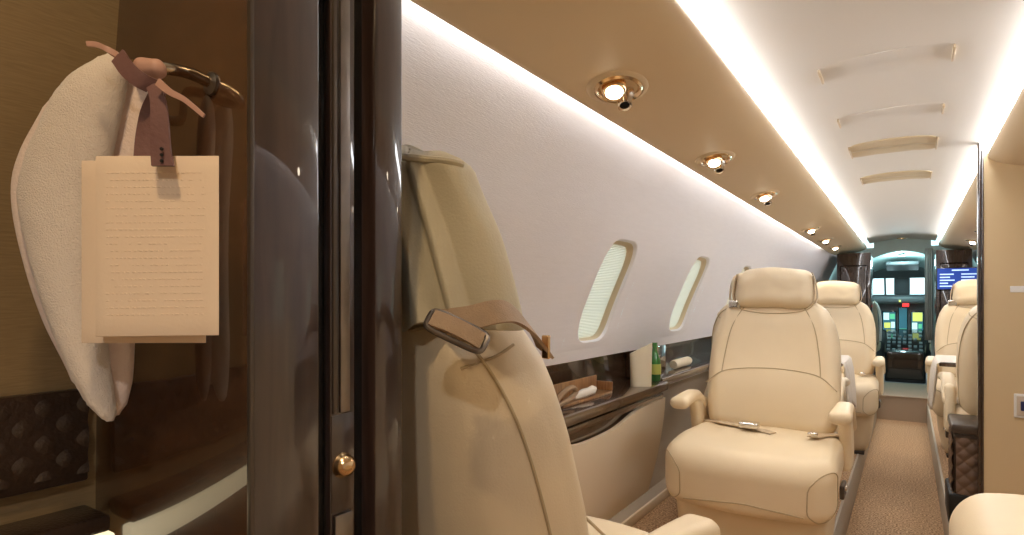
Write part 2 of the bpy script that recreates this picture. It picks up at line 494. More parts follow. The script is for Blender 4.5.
ceil_panel(-.165, .165, 2.62, 2.76, M['ceil'], .0004, 'ceiling_hatch', 'second pale hatch in the ceiling, just behind the nearest one', 'ceiling hatch', 'ceiling hatches')
ceil_panel(-.165, .165, 3.12, 3.40, M['ceil_tan'], .004, 'ceiling_air_outlet', 'tan strip panel in the ceiling, the nearer of two', 'ceiling panel', 'tan ceiling panels')
ceil_panel(-.165, .165, 3.95, 4.20, M['ceil_tan'], .004, 'ceiling_air_outlet', 'tan strip panel in the ceiling, the farther of two', 'ceiling panel', 'tan ceiling panels')

# ---- service units in the valance: oval bezel, reading lamp, air nozzle
def val_z(h):
    f = fine(VAL)
    for (a, za), (b, zb) in zip(f[4:], f[5:]):
        if b <= h <= a: return za + (zb - za) * (a - h) / (a - b + 1e-9)
    return 1.53
def psu(side, Y, label, group, on=True):
    h = .553; z = val_z(h); root = empty('overhead_service_unit', (XC + side * h, Y, z))
    tilt = Matrix.Rotation(side * math.radians(13), 3, 'Y') @ Matrix.Rotation(math.radians(90), 3, 'Z')
    def fin(bm, aim=None):
        for v in bm.verts:
            c = v.co * 1.45
            if aim is not None: c = Vector((aim * 1.45, 0, 0)) + Matrix.Rotation(math.radians(24), 3, 'Y') @ (c - Vector((aim * 1.45, 0, 0)))
            v.co = tilt @ c
        return bm
    SC = 1.3
    bm = BM()
    rs = []
    for a, b, dz in ((.062, .038, .004), (.062, .038, -.004), (.057, .034, -.0075), (.053, .030, -.004), (.050, .028, .003), (.045, .024, .0035)):
        rs.append([bm.verts.new((math.cos(2 * PI * k / 40) * a, math.sin(2 * PI * k / 40) * b, dz)) for k in range(40)])
    for A, B in zip(rs, rs[1:]):
        for k in range(40): bm.faces.new((A[k], A[(k + 1) % 40], B[(k + 1) % 40], B[k]))
    bm.faces.new(rs[-1])
    link('bezel', fin(bm), M['gold'], root)
    bm = BM(); rs = []
    for a, b, dz in ((.063, .039, .002), (.063, .039, -.0045), (.070, .046, -.0035), (.076, .051, .001), (.077, .052, .006)):
        rs.append([bm.verts.new((math.cos(2 * PI * k / 40) * a, math.sin(2 * PI * k / 40) * b, dz)) for k in range(40)])
    for A, B in zip(rs, rs[1:]):
        for k in range(40): bm.faces.new((A[k], A[(k + 1) % 40], B[(k + 1) % 40], B[k]))
    link('surround', fin(bm), M['tan'], root)
    bm = BM(); lathe(bm, [(.021, .004), (.021, -.016), (.018, -.020), (.014, -.019), (.013, -.012)], 24, (-.020, 0, 0))
    lamp = link('reading_lamp', fin(bm, -.020), M['gold'], root)
    bm = BM(); disc(bm, (-.020, 0, -.017), (0, 0, -1), .0150, .003)
    link('lens', fin(bm, -.020), M['lamp_em'] if on else M['white'], lamp)
    bm = BM(); lathe(bm, [(.018, .004), (.018, -.008), (.014, -.013), (.013, -.030), (.0125, -.034), (.0085, -.033), (.008, -.022)], 24, (.024, 0, 0))
    noz = link('air_nozzle', fin(bm, .024), M['chrome'], root)
    bm = BM(); disc(bm, (.024, 0, -.022), (0, 0, -1), .009, .003); link('nozzle_opening', fin(bm, .024), M['black'], noz)
    tag(root, label, 'reading light', group)
    if on:
        ld = bpy.data.lights.new('reading_spot', 'SPOT'); ld.energy = SPOT; ld.color = (1, .80, .54); ld.spot_size = math.radians(95); ld.spot_blend = .8; ld.shadow_soft_size = .015
        lo = bpy.data.objects.new('reading_spot', ld); COL.objects.link(lo); lo.parent = root
        lo.location = tilt @ Vector((-.026, 0, -.040)); lo.rotation_euler = (0, side * math.radians(12), 0)
SPOT = 8
PY = [1.42, 2.34, 3.29, 5.05, 6.0, 6.85]
PL = ['nearest brass reading light and air nozzle unit over the left seats', 'second brass reading light unit from the camera above the left windows', 'third brass reading light unit above the left seat row',
      'fourth small reading light far along the left overhead panel', 'fifth small reading light far along the left overhead panel', 'last tiny reading light before the left closet']
for y, l in zip(PY, PL): psu(-1, y, l, 'reading lights in the left overhead panel')
for i, y in enumerate(PY[:2] + PY[3:]):
    psu(1, y, ['reading light over the right side ahead of the beige partition, nearest', 'second reading light over the right side by the beige partition', 'reading light over the rear right seat beyond the partition', 'reading light over the forward right seat', 'farthest reading light over the blue screen'][i], 'reading lights in the right overhead panel')

# ---- side ledges, recesses and dado panels
def side_unit(side):
    R_ = 'left' if side < 0 else 'right'
    # recess liner
    bm = BM()
    prof = [(1.056, .76), (1.125, .757), (1.13, .745), (1.13, .60), (1.10, .595)]
    grid(bm, 50, len(prof) - 1, lambda u, v: (XC + side * prof[round(v * 4)][0] * TP(Y0 + (YE - Y0) * u), Y0 + (YE - Y0) * u, prof[round(v * 4)][1]))
    struct('trim_%d' % (4 if side < 0 else 5), bm, M['woodY'], angle=30)
    bm = BM()
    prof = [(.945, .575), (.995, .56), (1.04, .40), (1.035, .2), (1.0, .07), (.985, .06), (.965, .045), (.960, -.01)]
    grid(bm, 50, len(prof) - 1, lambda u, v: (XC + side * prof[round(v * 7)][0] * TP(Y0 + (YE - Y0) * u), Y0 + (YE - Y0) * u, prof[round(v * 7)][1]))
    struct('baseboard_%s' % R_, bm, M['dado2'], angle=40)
side_unit(-1); side_unit(1)

def ledge(side, ya, yb, h0, z, label, th=.045, taper=True):
    bm = BM()
    pr = [(1.132, z), (h0 + .01, z), (h0 + .002, z - .004), (h0, z - .012), (h0 + .004, z - th + .006), (h0 + .012, z - th), (1.08, z - th)]
    n = len(pr); m = 20 if yb - ya > 1 else 6
    rings = [[bm.verts.new((XC + side * a * TP(ya + (yb - ya) * i / m), ya + (yb - ya) * i / m, b)) for a, b in pr] for i in range(m + 1)]
    for A, B in zip(rings, rings[1:]):
        for k in range(n): bm.faces.new((A[k], A[(k + 1) % n], B[(k + 1) % n], B[k]))
    bm.faces.new(rings[0]); bm.faces.new(rings[-1][::-1])
    o = link('side_ledge', bm, M['woodY'], angle=30)
    return tag(o, label, 'ledge')
ledge(-1, .60, 2.88, .92, .600, 'dark glossy wood ledge beneath the near left windows holding the green bottle')
ledge(-1, 2.885, 7.3, .95, .612, 'dark wood ledge on the left wall continuing behind the facing armchair')
ledge(1, .60, 3.22, .95, .600, 'dark wood ledge on the right wall on the near side of the partition')
ledge(1, 3.32, 7.3, .95, .612, 'dark wood ledge on the right wall beyond the partition')

# near cabinet module with the scooped front
def module():
    root = empty('table_cabinet', (XC - .93, 1.74, 0))
    bx = root.location.copy()
    bm = BM()
    ya, yb = .62, 2.87
    def hh(z): return .932 + .075 * ((.55 - z) / .52) ** 1.6
    def top(y):
        t = (y - 2.14) / .28
        return .500 + .022 * smooth01((y - 2.1) / .7) - .030 * math.exp(-(t * 1.0) ** 4)
    n, k = 70, 14
    def fr(u, v):
        y = ya + (yb - ya) * u; zt = top(y); z = .04 + (zt - .04) * v
        yy = y - .07 * (1 - v) ** 2 * smooth01((u - .9) / .1)
        return Vector((XC - hh(z), yy, z)) - bx
    g = grid(bm, n, k, fr)
    # return edge at the top and at the far end
    back = [bm.verts.new(g[i][k].co + Vector((-.02, 0, .0))) for i in range(n + 1)]
    for i in range(n): bm.faces.new((g[i][k], g[i + 1][k], back[i + 1], back[i]))
    e = [bm.verts.new(Vector((-1.09 - .06 + .0, g[n][j].co.y + bx.y, g[n][j].co.z)) + Vector((-bx.x - .0, -bx.y, 0))) for j in range(k + 1)]
    for j in range(k): bm.faces.new((g[n][j], e[j], e[j + 1], g[n][j + 1]))
    link('front_panel', bm, M['dado'], root, angle=50)
    bm = BM(); box(bm, Vector((XC - 1.02, ya, .40)) - bx, Vector((XC - .965, yb - .015, .556)) - bx)
    link('recess_back', bm, M['woodY'], root)
    bm = BM(); box(bm, Vector((XC - 1.0, ya, .522)) - bx, Vector((XC - .935, yb - .02, .548)) - bx, .005)
    link('folded_table_edge', bm, M['woodY'], root)
    tag(root, 'beige side cabinet with scooped finger pull under the near left ledge', 'cabinet')
    bm = BM(); box(bm, (XC - 1.02, ya, 0), (XC - .955, yb + 1.4, .045), .006)
    struct('baseboard_near', bm, M['dado'])
module()
# recess end block (dark wood) between the two recess bays
for (y, lab) in ((2.84, 'dark wood divider block in the wall recess beside the green bottle'), (5.0, 'dark wood divider block in the left recess further forward')):
    bm = BM(); box(bm, (XC - 1.128, y, .6005 if y < 2.8 else .6125), (XC - 1.045, y + .36, .757), .004)
    tag(link('recess_divider', bm, M['woodY']), lab, 'divider')

# ---- floor: platforms either side of a lowered aisle, step up at the far end
AL, AR = -.27, .16
bm = BM()
box(bm, (XC - 1.15, .2, -.26), (AL, 7.1, 0)); box(bm, (AR, -1.3, -.26), (XC + 1.15, 7.1, 0))
box(bm, (AL, -1.3, -.26), (AR, 1.9, 0)); box(bm, (-1.2, -1.3, -.26), (AL, .2, 0))
box(bm, (AL, 1.9, -.30), (AR, 7.1, -.20))
struct('floor', bm, M['carpet'], smooth=False)
bm = BM(); box(bm, (XC - 1.1, 7.1, -.26), (XC + 1.1, 8.35, .03)); box(bm, (XC - 1.1, 7.09, .03), (XC + 1.1, 7.14, .045), .004)
struct('floor_step', bm, M['platform'], smooth=False)
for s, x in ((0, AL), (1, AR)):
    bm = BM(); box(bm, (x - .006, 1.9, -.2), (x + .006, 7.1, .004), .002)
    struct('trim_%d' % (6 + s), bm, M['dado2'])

# ------------------------------------------------------------------ seats
def back_map(x, y, z):
    """local back coords: x, y thickness (front +), z 0..1 height -> world-local of the seat"""
    return x, y, z
REC = math.radians(13)
BH = .60
def back_point(x, y, t):
    """t 0..1 up the back; y forward of its middle"""
    z = t * BH
    return Vector((x, -.24 + y * math.cos(REC) - z * math.sin(REC), .42 + z * math.cos(REC) + y * math.sin(REC)))
def back_w(t):
    pts = [(0, .240), (.2, .256), (.45, .262), (.65, .256), (.8, .238), (.9, .208), (.96, .175), (1.0, .135)]
    for (a, wa), (b, wb) in zip(pts, pts[1:]):
        if t <= b: return wa + (wb - wa) * smooth01((t - a) / (b - a)) if False else wa + (wb - wa) * (t - a) / (b - a)
    return pts[-1][1]
def back_fn(x, y, z):
    t = (z + .5 * BH) / BH
    w = back_w(max(0, min(1, t)))
    u = x / .28
    yy = y
    # side bolsters come forward, top thins, lumbar bulges
    yy += .045 * abs(u) ** 2.5 * (1 - t * .5) * (1 if y > 0 else .9)
    if y > 0: yy += .022 * math.exp(-((t - .3) / .22) ** 2) * (1 - u * u * .8)
    else: yy -= .03 * math.exp(-((t - .45) / .4) ** 2) * max(0, 1 - abs(u) ** 3)
    if t > .8 : yy *= 1 - .35 * ((t - .8) / .2) ** 1.5
    return back_point(u * w, yy, t)
def surf_y(u, t, front=True):
    th = .075
    y = th if front else -th
    yy = y + .045 * abs(u) ** 2.5 * (1 - t * .5) * (1 if front else .9)
    if front: yy += .022 * math.exp(-((t - .3) / .22) ** 2) * (1 - u * u * .8)
    else: yy -= .03 * math.exp(-((t - .45) / .4) ** 2) * max(0, 1 - abs(u) ** 3)
    if t > .8: yy *= 1 - .35 * ((t - .8) / .2) ** 1.5
    return yy
def seam_on_back(uts, front=True, lift=.000):
    out = []
    for u, t in uts:
        w = back_w(t); out.append(back_point(u * w, surf_y(u, t, front) + (lift if front else -lift), t))
    return out
def cushion_fn(x, y, z):
    # y -.28..+.28 front +, z -.09..+.09 (centre .41)
    v = (y + .28) / .56; u = x / .275
    X = x * (1 - .05 * (1 - v))
    zz = z
    if z > 0: zz += .010 * math.cos(u * PI / 2) - .02 * (1 - v)
    if v > .6:                       # front rolls down to the knees
        k = (v - .6) / .4; zz -= .035 * k * k; 
        if z < 0: zz -= .035 * k
    if z > 0: zz += .018 * max(0, abs(u) - .7) / .3
    return X, y + (.045 * math.cos(u * PI / 2) * smooth01((v - .5) / .5)) + .02 * v, .392 + zz
def on_box(size, r, q, fn):
    h = [a / 2 for a in size]; q = Vector(q)
    inn = Vector([max(-(h[t] - min(r, h[t] * .999)), min(h[t] - min(r, h[t] * .999), q[t])) for t in range(3)])
    o = q - inn
    return Vector(fn(*(inn + o.normalized() * (min(r, min(h)) + .0008))))
CUS = (.585, .58, .175)
def make_seat(name='armchair', cover=False):
    root = empty(name)
    L = M['leather']
    bm = BM(); soft(bm, CUS, .068, 10, 6, cushion_fn); cu = link('seat_cushion', bm, L, root, angle=80)
    # seams of the cushion: curved front welt and the round side boxing
    bm = BM()
    tube(bm, spline([on_box(CUS, .068, (-.20 + .40 * t, .40, -.005 - .06 * (2 * t - 1) ** 2 - .02 * t), cushion_fn) for t in [i / 12 for i in range(13)]], 2), .0022, 6)
    link('piping', bm, M['seam'], cu)
    bm = BM()
    for s in (-1, 1):
        pts = []
        for k in range(28):
            a = 2 * PI * k / 28
            pts.append(on_box(CUS, .068, (s * (.285 + math.cos(a) * .075), .285 - math.cos(a) * .06, -.01 + math.sin(a) * .075), cushion_fn))
        tube(bm, pts, .0022, 6, closed=True)
    islands('side_piping', bm, M['seam'], cu)
    # skirt: tapering shroud over the pedestal
    bm = BM()
    def sk(x, y, z):
        t = (z + .165) / .33; k = .86 + .14 * t ** .8
        return x * k, y * (.92 + .08 * t) + .02, t * .335 + .001
    soft(bm, (.535, .53, .33), .07, 6, 4, lambda x, y, z: sk(x, y, z)); link('base_skirt', bm, M['leather_side'], root, angle=80)
    bm = BM(); box(bm, (-.215, -.24, .0005), (.215, .26, .02), .004); link('floor_track', bm, M['dark_metal'], root)
    # backrest
    bm = BM(); soft(bm, (.56, .15, BH), .068, 12, 5, back_fn); b = link('backrest', bm, L, root, angle=80)
    bm = BM()
    for s in (-1, 1):
        tube(bm, spline(seam_on_back([(s * .52, .97), (s * .60, .9), (s * .68, .75), (s * .72, .55), (s * .74, .42)]), 5), .0025, 6)
    tube(bm, spline(seam_on_back([(-.98, .33), (-.74, .42), (-.4, .455), (0, .465), (.4, .455), (.74, .42), (.98, .33)]), 5), .0025, 6)
    tube(bm, spline(seam_on_back([(-.90, .955), (-.6, .89), (0, .865), (.6, .89), (.90, .955)]), 5), .0025, 6)
    islands('front_piping', bm, M['seam'], b)
    bm = BM()
    for s in (-1, 1):
        pts = [on_box((.56, .15, BH), .068, (s * X_, Y_, (t - .5) * BH), back_fn) for X_, Y_, t in ((.14, -.12, .985), (.22, -.075, .955), (.26, -.060, .90), (.272, -.052, .80), (.276, -.045, .68), (.278, -.040, .5), (.278, -.036, .32), (.278, -.03, .10))]
        tube(bm, spline(pts, 6), .0026, 6)
        pts = [on_box((.56, .15, BH), .068, (s * X_, Y_, (t - .5) * BH), back_fn) for X_, Y_, t in ((.245, -.09, .86), (.28, -.04, .87), (.30, .0, .88))]
        tube(bm, spline(pts, 6), .0022, 6)
    islands('rear_piping', bm, M['seam'], b)
    # arms
    for s in (-1, 1):
        bm = BM()
        def arm(x, y, z, s=s):
            v = (y + .185) / .37
            w = 1 + .25 * smooth01((v - .55) / .45)
            zz = z - .10 * max(0, (.45 - v) / .45) ** 1.6
            return s * (.287 + x * w) , y - .06 - .012, .580 + zz + .012 * math.sin(v * PI)
        soft(bm, (.062, .37, .048), .022, 8, 4, arm)
        a = link('armrest', bm, L, root, angle=80)
        bm = BM()
        def sup_(x, y, z, s=s):
            t = (z + .13) / .26
            return s * (.285 + x), y - .15 - .05 * (1 - t) - .02 * math.sin(t * PI), .34 + t * .235
        soft(bm, (.044, .16, .26), .02, 5, 3, sup_)
        link('arm_support', bm, L, a, angle=80)
    if not cover:
        # headrest pillow with straps
        bm = BM()
        def hd(x, y, z):
            u = x / .165
            yy = y * (1 + .18 * math.cos(u * PI / 2)) + .02 * abs(u) ** 2
            zz = z * (1 + .08 * math.cos(u * PI / 2)) + .006 * math.sin(u * 3 + 1)
            wr = noise.noise(Vector((x * 18, y * 10, z * 22))) * .004
            return x + wr, yy - .335 + wr - z * .2, 1.05 + zz
        soft(bm, (.315, .105, .165), .05, 12, 6, hd); hr = link('headrest', bm, L, root, angle=80)
        bm = BM()
        for s in (-1, 1):
            pts = spline([Vector((s * .150, -.30, 1.115)), Vector((s * .161, -.31, 1.08)), Vector((s * .168, -.315, 1.01)), Vector((s * .150, -.32, .975))], 5)
            ribbon(bm, pts, [Vector((0, .013, 0))] * len(pts), .004)
        islands('headrest_strap', bm, M['strap2'], hr)
        bm = BM(); soft(bm, (.05, .012, .035), .005, 3, 2, lambda x, y, z: (x + .160, y - .285, z + .98)); link('strap_clip', bm, M['chrome'], hr)
    # lap belt lying on the cushion
    bm = BM()
    pts = spline([Vector((.25, -.17, .492)), Vector((.14, -.10, .502)), Vector((.02, -.04, .503)), Vector((-.05, 0, .502))], 6)
    ribbon(bm, pts, [Vector((.008, .022, 0))] * len(pts), .004)
    pts = spline([Vector((-.26, -.17, .492)), Vector((-.22, -.08, .500)), Vector((-.19, 0, .504))], 6)
    ribbon(bm, pts, [Vector((.022, -.008, 0))] * len(pts), .004)
    for v in bm.verts: v.co.z -= .019
    be = islands('lap_belt', bm, M['strap2'], root)[0]
    bm = BM(); soft(bm, (.075, .05, .024), .009, 4, 3, lambda x, y, z: (x + .04, y - .01, z + .504))
    soft(bm, (.034, .022, .012), .004, 3, 2, lambda x, y, z: (x - .19, y + .01, z + .500)); islands('belt_buckle', bm, M['chrome'], be)
    # recline lever on the aisle side
    bm = BM(); soft(bm, (.016, .10, .05), .006, 3, 2, lambda x, y, z: (x - .287, y - .02, z + .30))
    link('recline_control', bm, M['dark_metal'], root)
    bm = BM(); soft(bm, (.02, .05, .015), .005, 3, 2, lambda x, y, z: (x - .292, y - .02, z + .31)); link('release_handle', bm, M['chrome'], root)
    return root

s2 = make_seat(); s2.location = (-.487, 2.50, 0); s2.rotation_euler = (0, 0, PI); s2.scale = (1, 1, 1)
G = 'cream leather armchairs along the cabin'
tag(s2, 'cream leather armchair facing the camera beside the near left windows', 'armchair', G)
def seat_at(x, y, rz, label):
    c = copy_tree(s2); c.location = (x, y, 0); c.rotation_euler = (0, 0, rz); c['label'] = label; return c
seat_at(-.57, 3.40, 0, 'left armchair seen from behind, back to back with the near camera-facing one')
seat_at(-.45, 4.74, PI, 'cream armchair facing the camera further up the left side')
seat_at(.46, 3.96, 0, 'cream armchair turned away, partly hidden by the beige partition')
seat_at(.42, 4.95, PI, 'cream armchair facing the camera on the right side beyond the partition')

# near seat, seen from behind
s1 = make_seat('armchair', cover=True)
S1L = Vector((-.615, 1.05, 0)); S1R = math.radians(-8)
s1.location = S1L; s1.rotation_euler = (0, 0, S1R)
tag(s1, 'large cream leather armchair seen from behind with a loose cover over its headrest', 'armchair', G)
# the draped cover
def drape():
    bm = BM()
    def fn(u, v):
        a = 2 * PI * u
        # rounded slab section, v 0 bottom .. 1 top
        hw = .205 - .055 * v ** 1.3; th = .050 - .008 * v
        e = 3.2
        c, s_ = math.cos(a), math.sin(a)
        x = hw * math.copysign(abs(c) ** (2 / e), c); y = th * math.copysign(abs(s_) ** (2 / e), s_)
        fold = 0
        if y < 0:
            q = x / hw
            def pleat(c, wd, dp):
                d = q - c
                return dp * math.exp(-(d / wd) ** 2) if d < 0 else dp * math.exp(-(d / .022) ** 2)
            sp = (.4 + .6 * (1 - v))
            fold = pleat(.22 - .04 * v, .20, .024 * sp) + pleat(.55 - .08 * v, .24, .034 * sp) + pleat(.79 - .13 * v, .17, .024 * sp) + pleat(-.35, .3, .02 * sp) - .012 * math.exp(-((q - .63 + .1 * v) / .06) ** 2) * sp
            fold += .002 * math.sin(q * 9 + v * 5)
        z = .965 + v * .255
        if v > .9:
            k = (v - .9) / .1; x *= 1 - .22 * k ** 2; y *= 1 - .70 * k ** 2; 
        z += (.007 * math.sin(x * 45 + 1) - .9 * max(0, x - .02) ** 1.6) * smooth01((v - .4) / .6)
        zb = -.010 * math.sin(x * 30 + .5) * (1 - v) ** 3
        return (x + .056 - .016 * v, -.385 + y - fold - v * .03, z + zb)
    g = grid(bm, 240, 30, fn, wrapu=True)
    for j, flip in ((0, 1), (30, 0)):
        c = bm.verts.new(sum((g[i][j].co for i in range(240)), Vector()) / 240 + Vector((0, 0, -.004 if j == 0 else .004)))
        for i in range(240): bm.faces.new((g[i][j], g[(i + 1) % 240][j], c))
    o = link('headrest_cover', bm, M['cover'], s1, angle=80); o['label'] = 'loose folded leather cover over the headrest'
    # thick rolled hem along the top
    bm = BM(); tube(bm, spline([fn(.5 + .5 * t, .93) for t in [0, .15, .3, .45, .6, .75, .9, 1]], 4), .005, 8)
    link('hem', bm, M['cover'], o)
drape()
# shoulder harness over the top of the near seat (world coordinates turned to seat space)
Minv = (Matrix.Translation(S1L) @ Matrix.Rotation(S1R, 4, 'Z')).inverted()
def S(px, py, D): return Minv @ P(px, py, D)
def harness():
    bm = BM()
    pts = spline([S(440, 322, .672), S(470, 318, .668), S(495, 312, .675), S(512, 313, .70), S(528, 326, .735), S(540, 343, .76), S(545, 352, .765)], 6)
    n = len(pts); wv = []
    for i in range(n):
        t = i / (n - 1); a = Minv.to_3x3() @ (VR * (.10 + .5 * t) + VZ * (-.95 + .5 * t) + VD * -.3); wv.append(a.normalized() * .014)
    ribbon(bm, pts, wv, .004)
    h = link('shoulder_strap', bm, M['strap'], s1); h['label'] = 'tan webbing shoulder strap'
    bm = BM()
    c = S(457, 331, .655); ux = (S(487, 347, .655) - S(430, 320, .655)).normalized(); nv = (Minv.to_3x3() @ (-VD * .8 + VZ * .6)).normalized(); uy = nv.cross(ux).normalized()
    N = 32; path = []
    for k in range(N):
        x, y = sup(2 * PI * k / N, .034, .013, 5); path.append(c + ux * x + uy * y)
    tube(bm, path, .0034, 8, closed=True)
    b = link('harness_buckle', bm, M['steel'], h)
    bm = BM(); pts2 = [c + ux * (-.03 + .06 * i / 8) + nv * (.003 + .004 * math.sin(i / 8 * PI)) for i in range(9)]
    ribbon(bm, pts2, [uy * .010] * 9, .004); link('buckle_pad', bm, M['strap'], b)
    bm = BM(); soft(bm, (.012, .005, .03), .002, 3, 2, lambda x, y, z: S(546, 347, .76) + Vector((x, y, z))); link('strap_end_clip', bm, M['gold'], h)
harness()

# right aft divan arm in the near right corner
def divan():
    root = empty('side_sofa', (.62, 1.15, 0))
    bm = BM(); soft(bm, (.34, .52, .16), .07, 8, 5, lambda x, y, z: (x - .35 - .02, y + .38 - x * .1, z + .475 - .03 * (x / .17) ** 2 + .015)); link('armrest', bm, M['leather'], root, angle=80)
    bm = BM(); soft(bm, (.62, 1.6, .17), .05, 8, 4, lambda x, y, z: (x - .04, y - .45, z + .38)); link('seat_cushion', bm, M['leather'], root, angle=80)
    bm = BM(); soft(bm, (.13, 1.6, .55), .05, 6, 4, lambda x, y, z: (x + .20 - z * -.05, y - .45, z + .70)); link('backrest', bm, M['leather'], root, angle=80)
    bm = BM(); soft(bm, (.60, 1.9, .30), .02, 6, 3, lambda x, y, z: (x - .03, y - .35, z + .151)); link('base_skirt', bm, M['leather_side'], root, angle=80)
    tag(root, 'cream leather side sofa whose rounded arm shows before the beige partition', 'sofa')
divan()

# ---- fold-out tables with white cloths between the facing far seats
def table(side, label, clabel):
    xa, xb = (-1.02, -.305) if side < 0 else (.145, .90)
    y0, y1 = (3.78, 4.28) if side < 0 else (4.12, 4.62)
    root = empty('fold_out_table', ((xa + xb) / 2, (y0 + y1) / 2, .6)); b = root.location.copy()
    bm = BM(); box(bm, Vector((xa, y0, .628)) - b, Vector((xb, y1, .652)) - b, .006); link('tabletop', bm, M['woodY'], root)
    bm = BM(); box(bm, Vector(((xa + .03) if side < 0 else xb - .09, (y0 + y1) / 2 - .06, .40)) - b, Vector(((xa + .09) if side < 0 else xb - .03, (y0 + y1) / 2 + .06, .628)) - b, .006); link('support', bm, M['steel'], root)
    tag(root, label, 'table')
    bm = BM()
    ea = xb if side < 0 else xa      # aisle edge
    s = 1 if side < 0 else -1
    def fn(u, v):
        y = y0 - .008 + (y1 - y0 + .016) * u
        L_ = .80 * v
        top = .52
        if L_ < top: return (ea - s * (top - L_) + s * .008, y, .6545)
        d = L_ - top; w = .014 * math.sin(u * 22) * min(1, d / .08)
        return (ea + s * (.010 + w + d * .08), y + (u - .5) * -d * .35, .654 - d * (1 - .12 * math.sin(u * 5)))
    grid(bm, 36, 30, fn)
    o = link('tablecloth', bm, M['linen'], angle=70); o.modifiers.new('thick', 'SOLIDIFY').thickness = .002
    tag(o, clabel, 'tablecloth')
table(-1, 'fold-out table between the two far left armchairs', 'white cloth over the left table hanging into the aisle')
table(1, 'fold-out table between the two right armchairs', 'white cloth over the right table hanging into the aisle')

# ---- dark quilted cabinet behind the right armchair
def quilt_grid(bm, fn_pos, nrm, U, V_, cell, h, nu, nv, mi=0):
    def f(u, v):
        a, b = u * U, v * V_
        p = ((a + b) / cell) % 1; q = ((a - b) / cell) % 1
        d = (math.sin(PI * p) * math.sin(PI * q)) ** .55 if p * q > 0 else 0
        return fn_pos(a, b) + nrm * (h * abs(d))
    grid(bm, nu, nv, f, mi)
def console():
    root = empty('quilted_pedestal', (.335, 3.44, 0)); b = root.location.copy()
    def R_(v): return Vector(v) - b
    bm = BM(); box(bm, R_((.150, 3.30, .001)), R_((.56, 3.60, .14)), .012); link('plinth', bm, M['black'], root)
    bm = BM(); box(bm, R_((.170, 3.315, .13)), R_((.56, 3.60, .43)), .015); o = link('body', bm, M['quilt'], root)
    bm = BM(); quilt_grid(bm, lambda a, c: R_((.178 + a, 3.314, .14 + c)), Vector((0, -1, 0)), .37, .25, .058, .008, 110, 75); link('quilted_front', bm, M['quilt_cab'], root)
    bm = BM(); quilt_grid(bm, lambda a, c: R_((.169, 3.33 + a, .14 + c)), Vector((-1, 0, 0)), .25, .25, .058, .008, 75, 75); link('quilted_side', bm, M['quilt_cab'], root)
    bm = BM(); box(bm, R_((.160, 3.305, .405)), R_((.57, 3.61, .45)), .012); link('top_rim', bm, M['dark_metal'], root)
    tag(root, 'dark brown quilted leather pedestal on a black base behind the right armchair', 'pedestal')
console()

# ---- beige partition on the right
def partition():
    yb = 3.25; th = .045
    bm = BM()
    def slab(fn, nu, nv):
        A = grid(bm, nu, nv, lambda u, v: fn(u, v) + Vector((0, 0, 0))); B = grid(bm, nu, nv, lambda u, v: fn(u, v) + Vector((0, th, 0)))
        for i in range(nu):
            for j in (0, nv): bm.faces.new((A[i][j], A[i + 1][j], B[i + 1][j], B[i][j]))
        for j in range(nv):
            for i in (0, nu): bm.faces.new((A[i][j], A[i][j + 1], B[i][j + 1], B[i][j]))
    def topz(h):
        if h < .345: return 1.69
        return val_z(h) + .006 if h < .66 else 1.556
    hs = [.322, .345, .3451, .36, .38, .41, .45, .50, .55, .60, .65, .66, .68, .69]
    slab(lambda u, v: Vector((XC + hs[round(u * 13)], yb, topz(hs[round(u * 13)]) * v)), 13, 1)
    slab(lambda u, v: Vector((XC + .69 + (H(1.556 * v) - .69 + .004) * u, yb, 1.556 * v)), 1, 24)
    struct('wall_partition', bm, M['bulk'], smooth=False)
    bm = BM(); box(bm, (.250, yb - .004, 0), (.262, yb + th + .004, 1.70), .003); box(bm, (.262, yb - .006, 0), (.270, yb, 1.64), .001)
    struct('trim_8', bm, M['wood'])
    root = empty('wall_switch', (.405, yb, .56))
    bm = BM(); soft(bm, (.072, .008, .10), .004, 3, 2, lambda x, y, z: (x, y - .004, z)); link('cover_plate', bm, M['white'], root)
    bm = BM(); soft(bm, (.056, .006, .082), .003, 3, 2, lambda x, y, z: (x, y - .007, z)); link('inner_frame', bm, M['plate'], root)
    bm = BM(); soft(bm, (.030, .010, .040), .004, 3, 2, lambda x, y, z: (x, y - .010, z + .0)); link('rocker', bm, M['rocker'], root)
    tag(root, 'cream switch plate with a navy rocker on the beige partition', 'switch')
    bm = BM(); soft(bm, (.11, .004, .026), .002, 3, 2, lambda x, y, z: (x + .412, y + yb - .002, z + 1.045))
    tag(link('placard', bm, M['white']), 'small pale placard on the beige partition', 'placard')
partition()

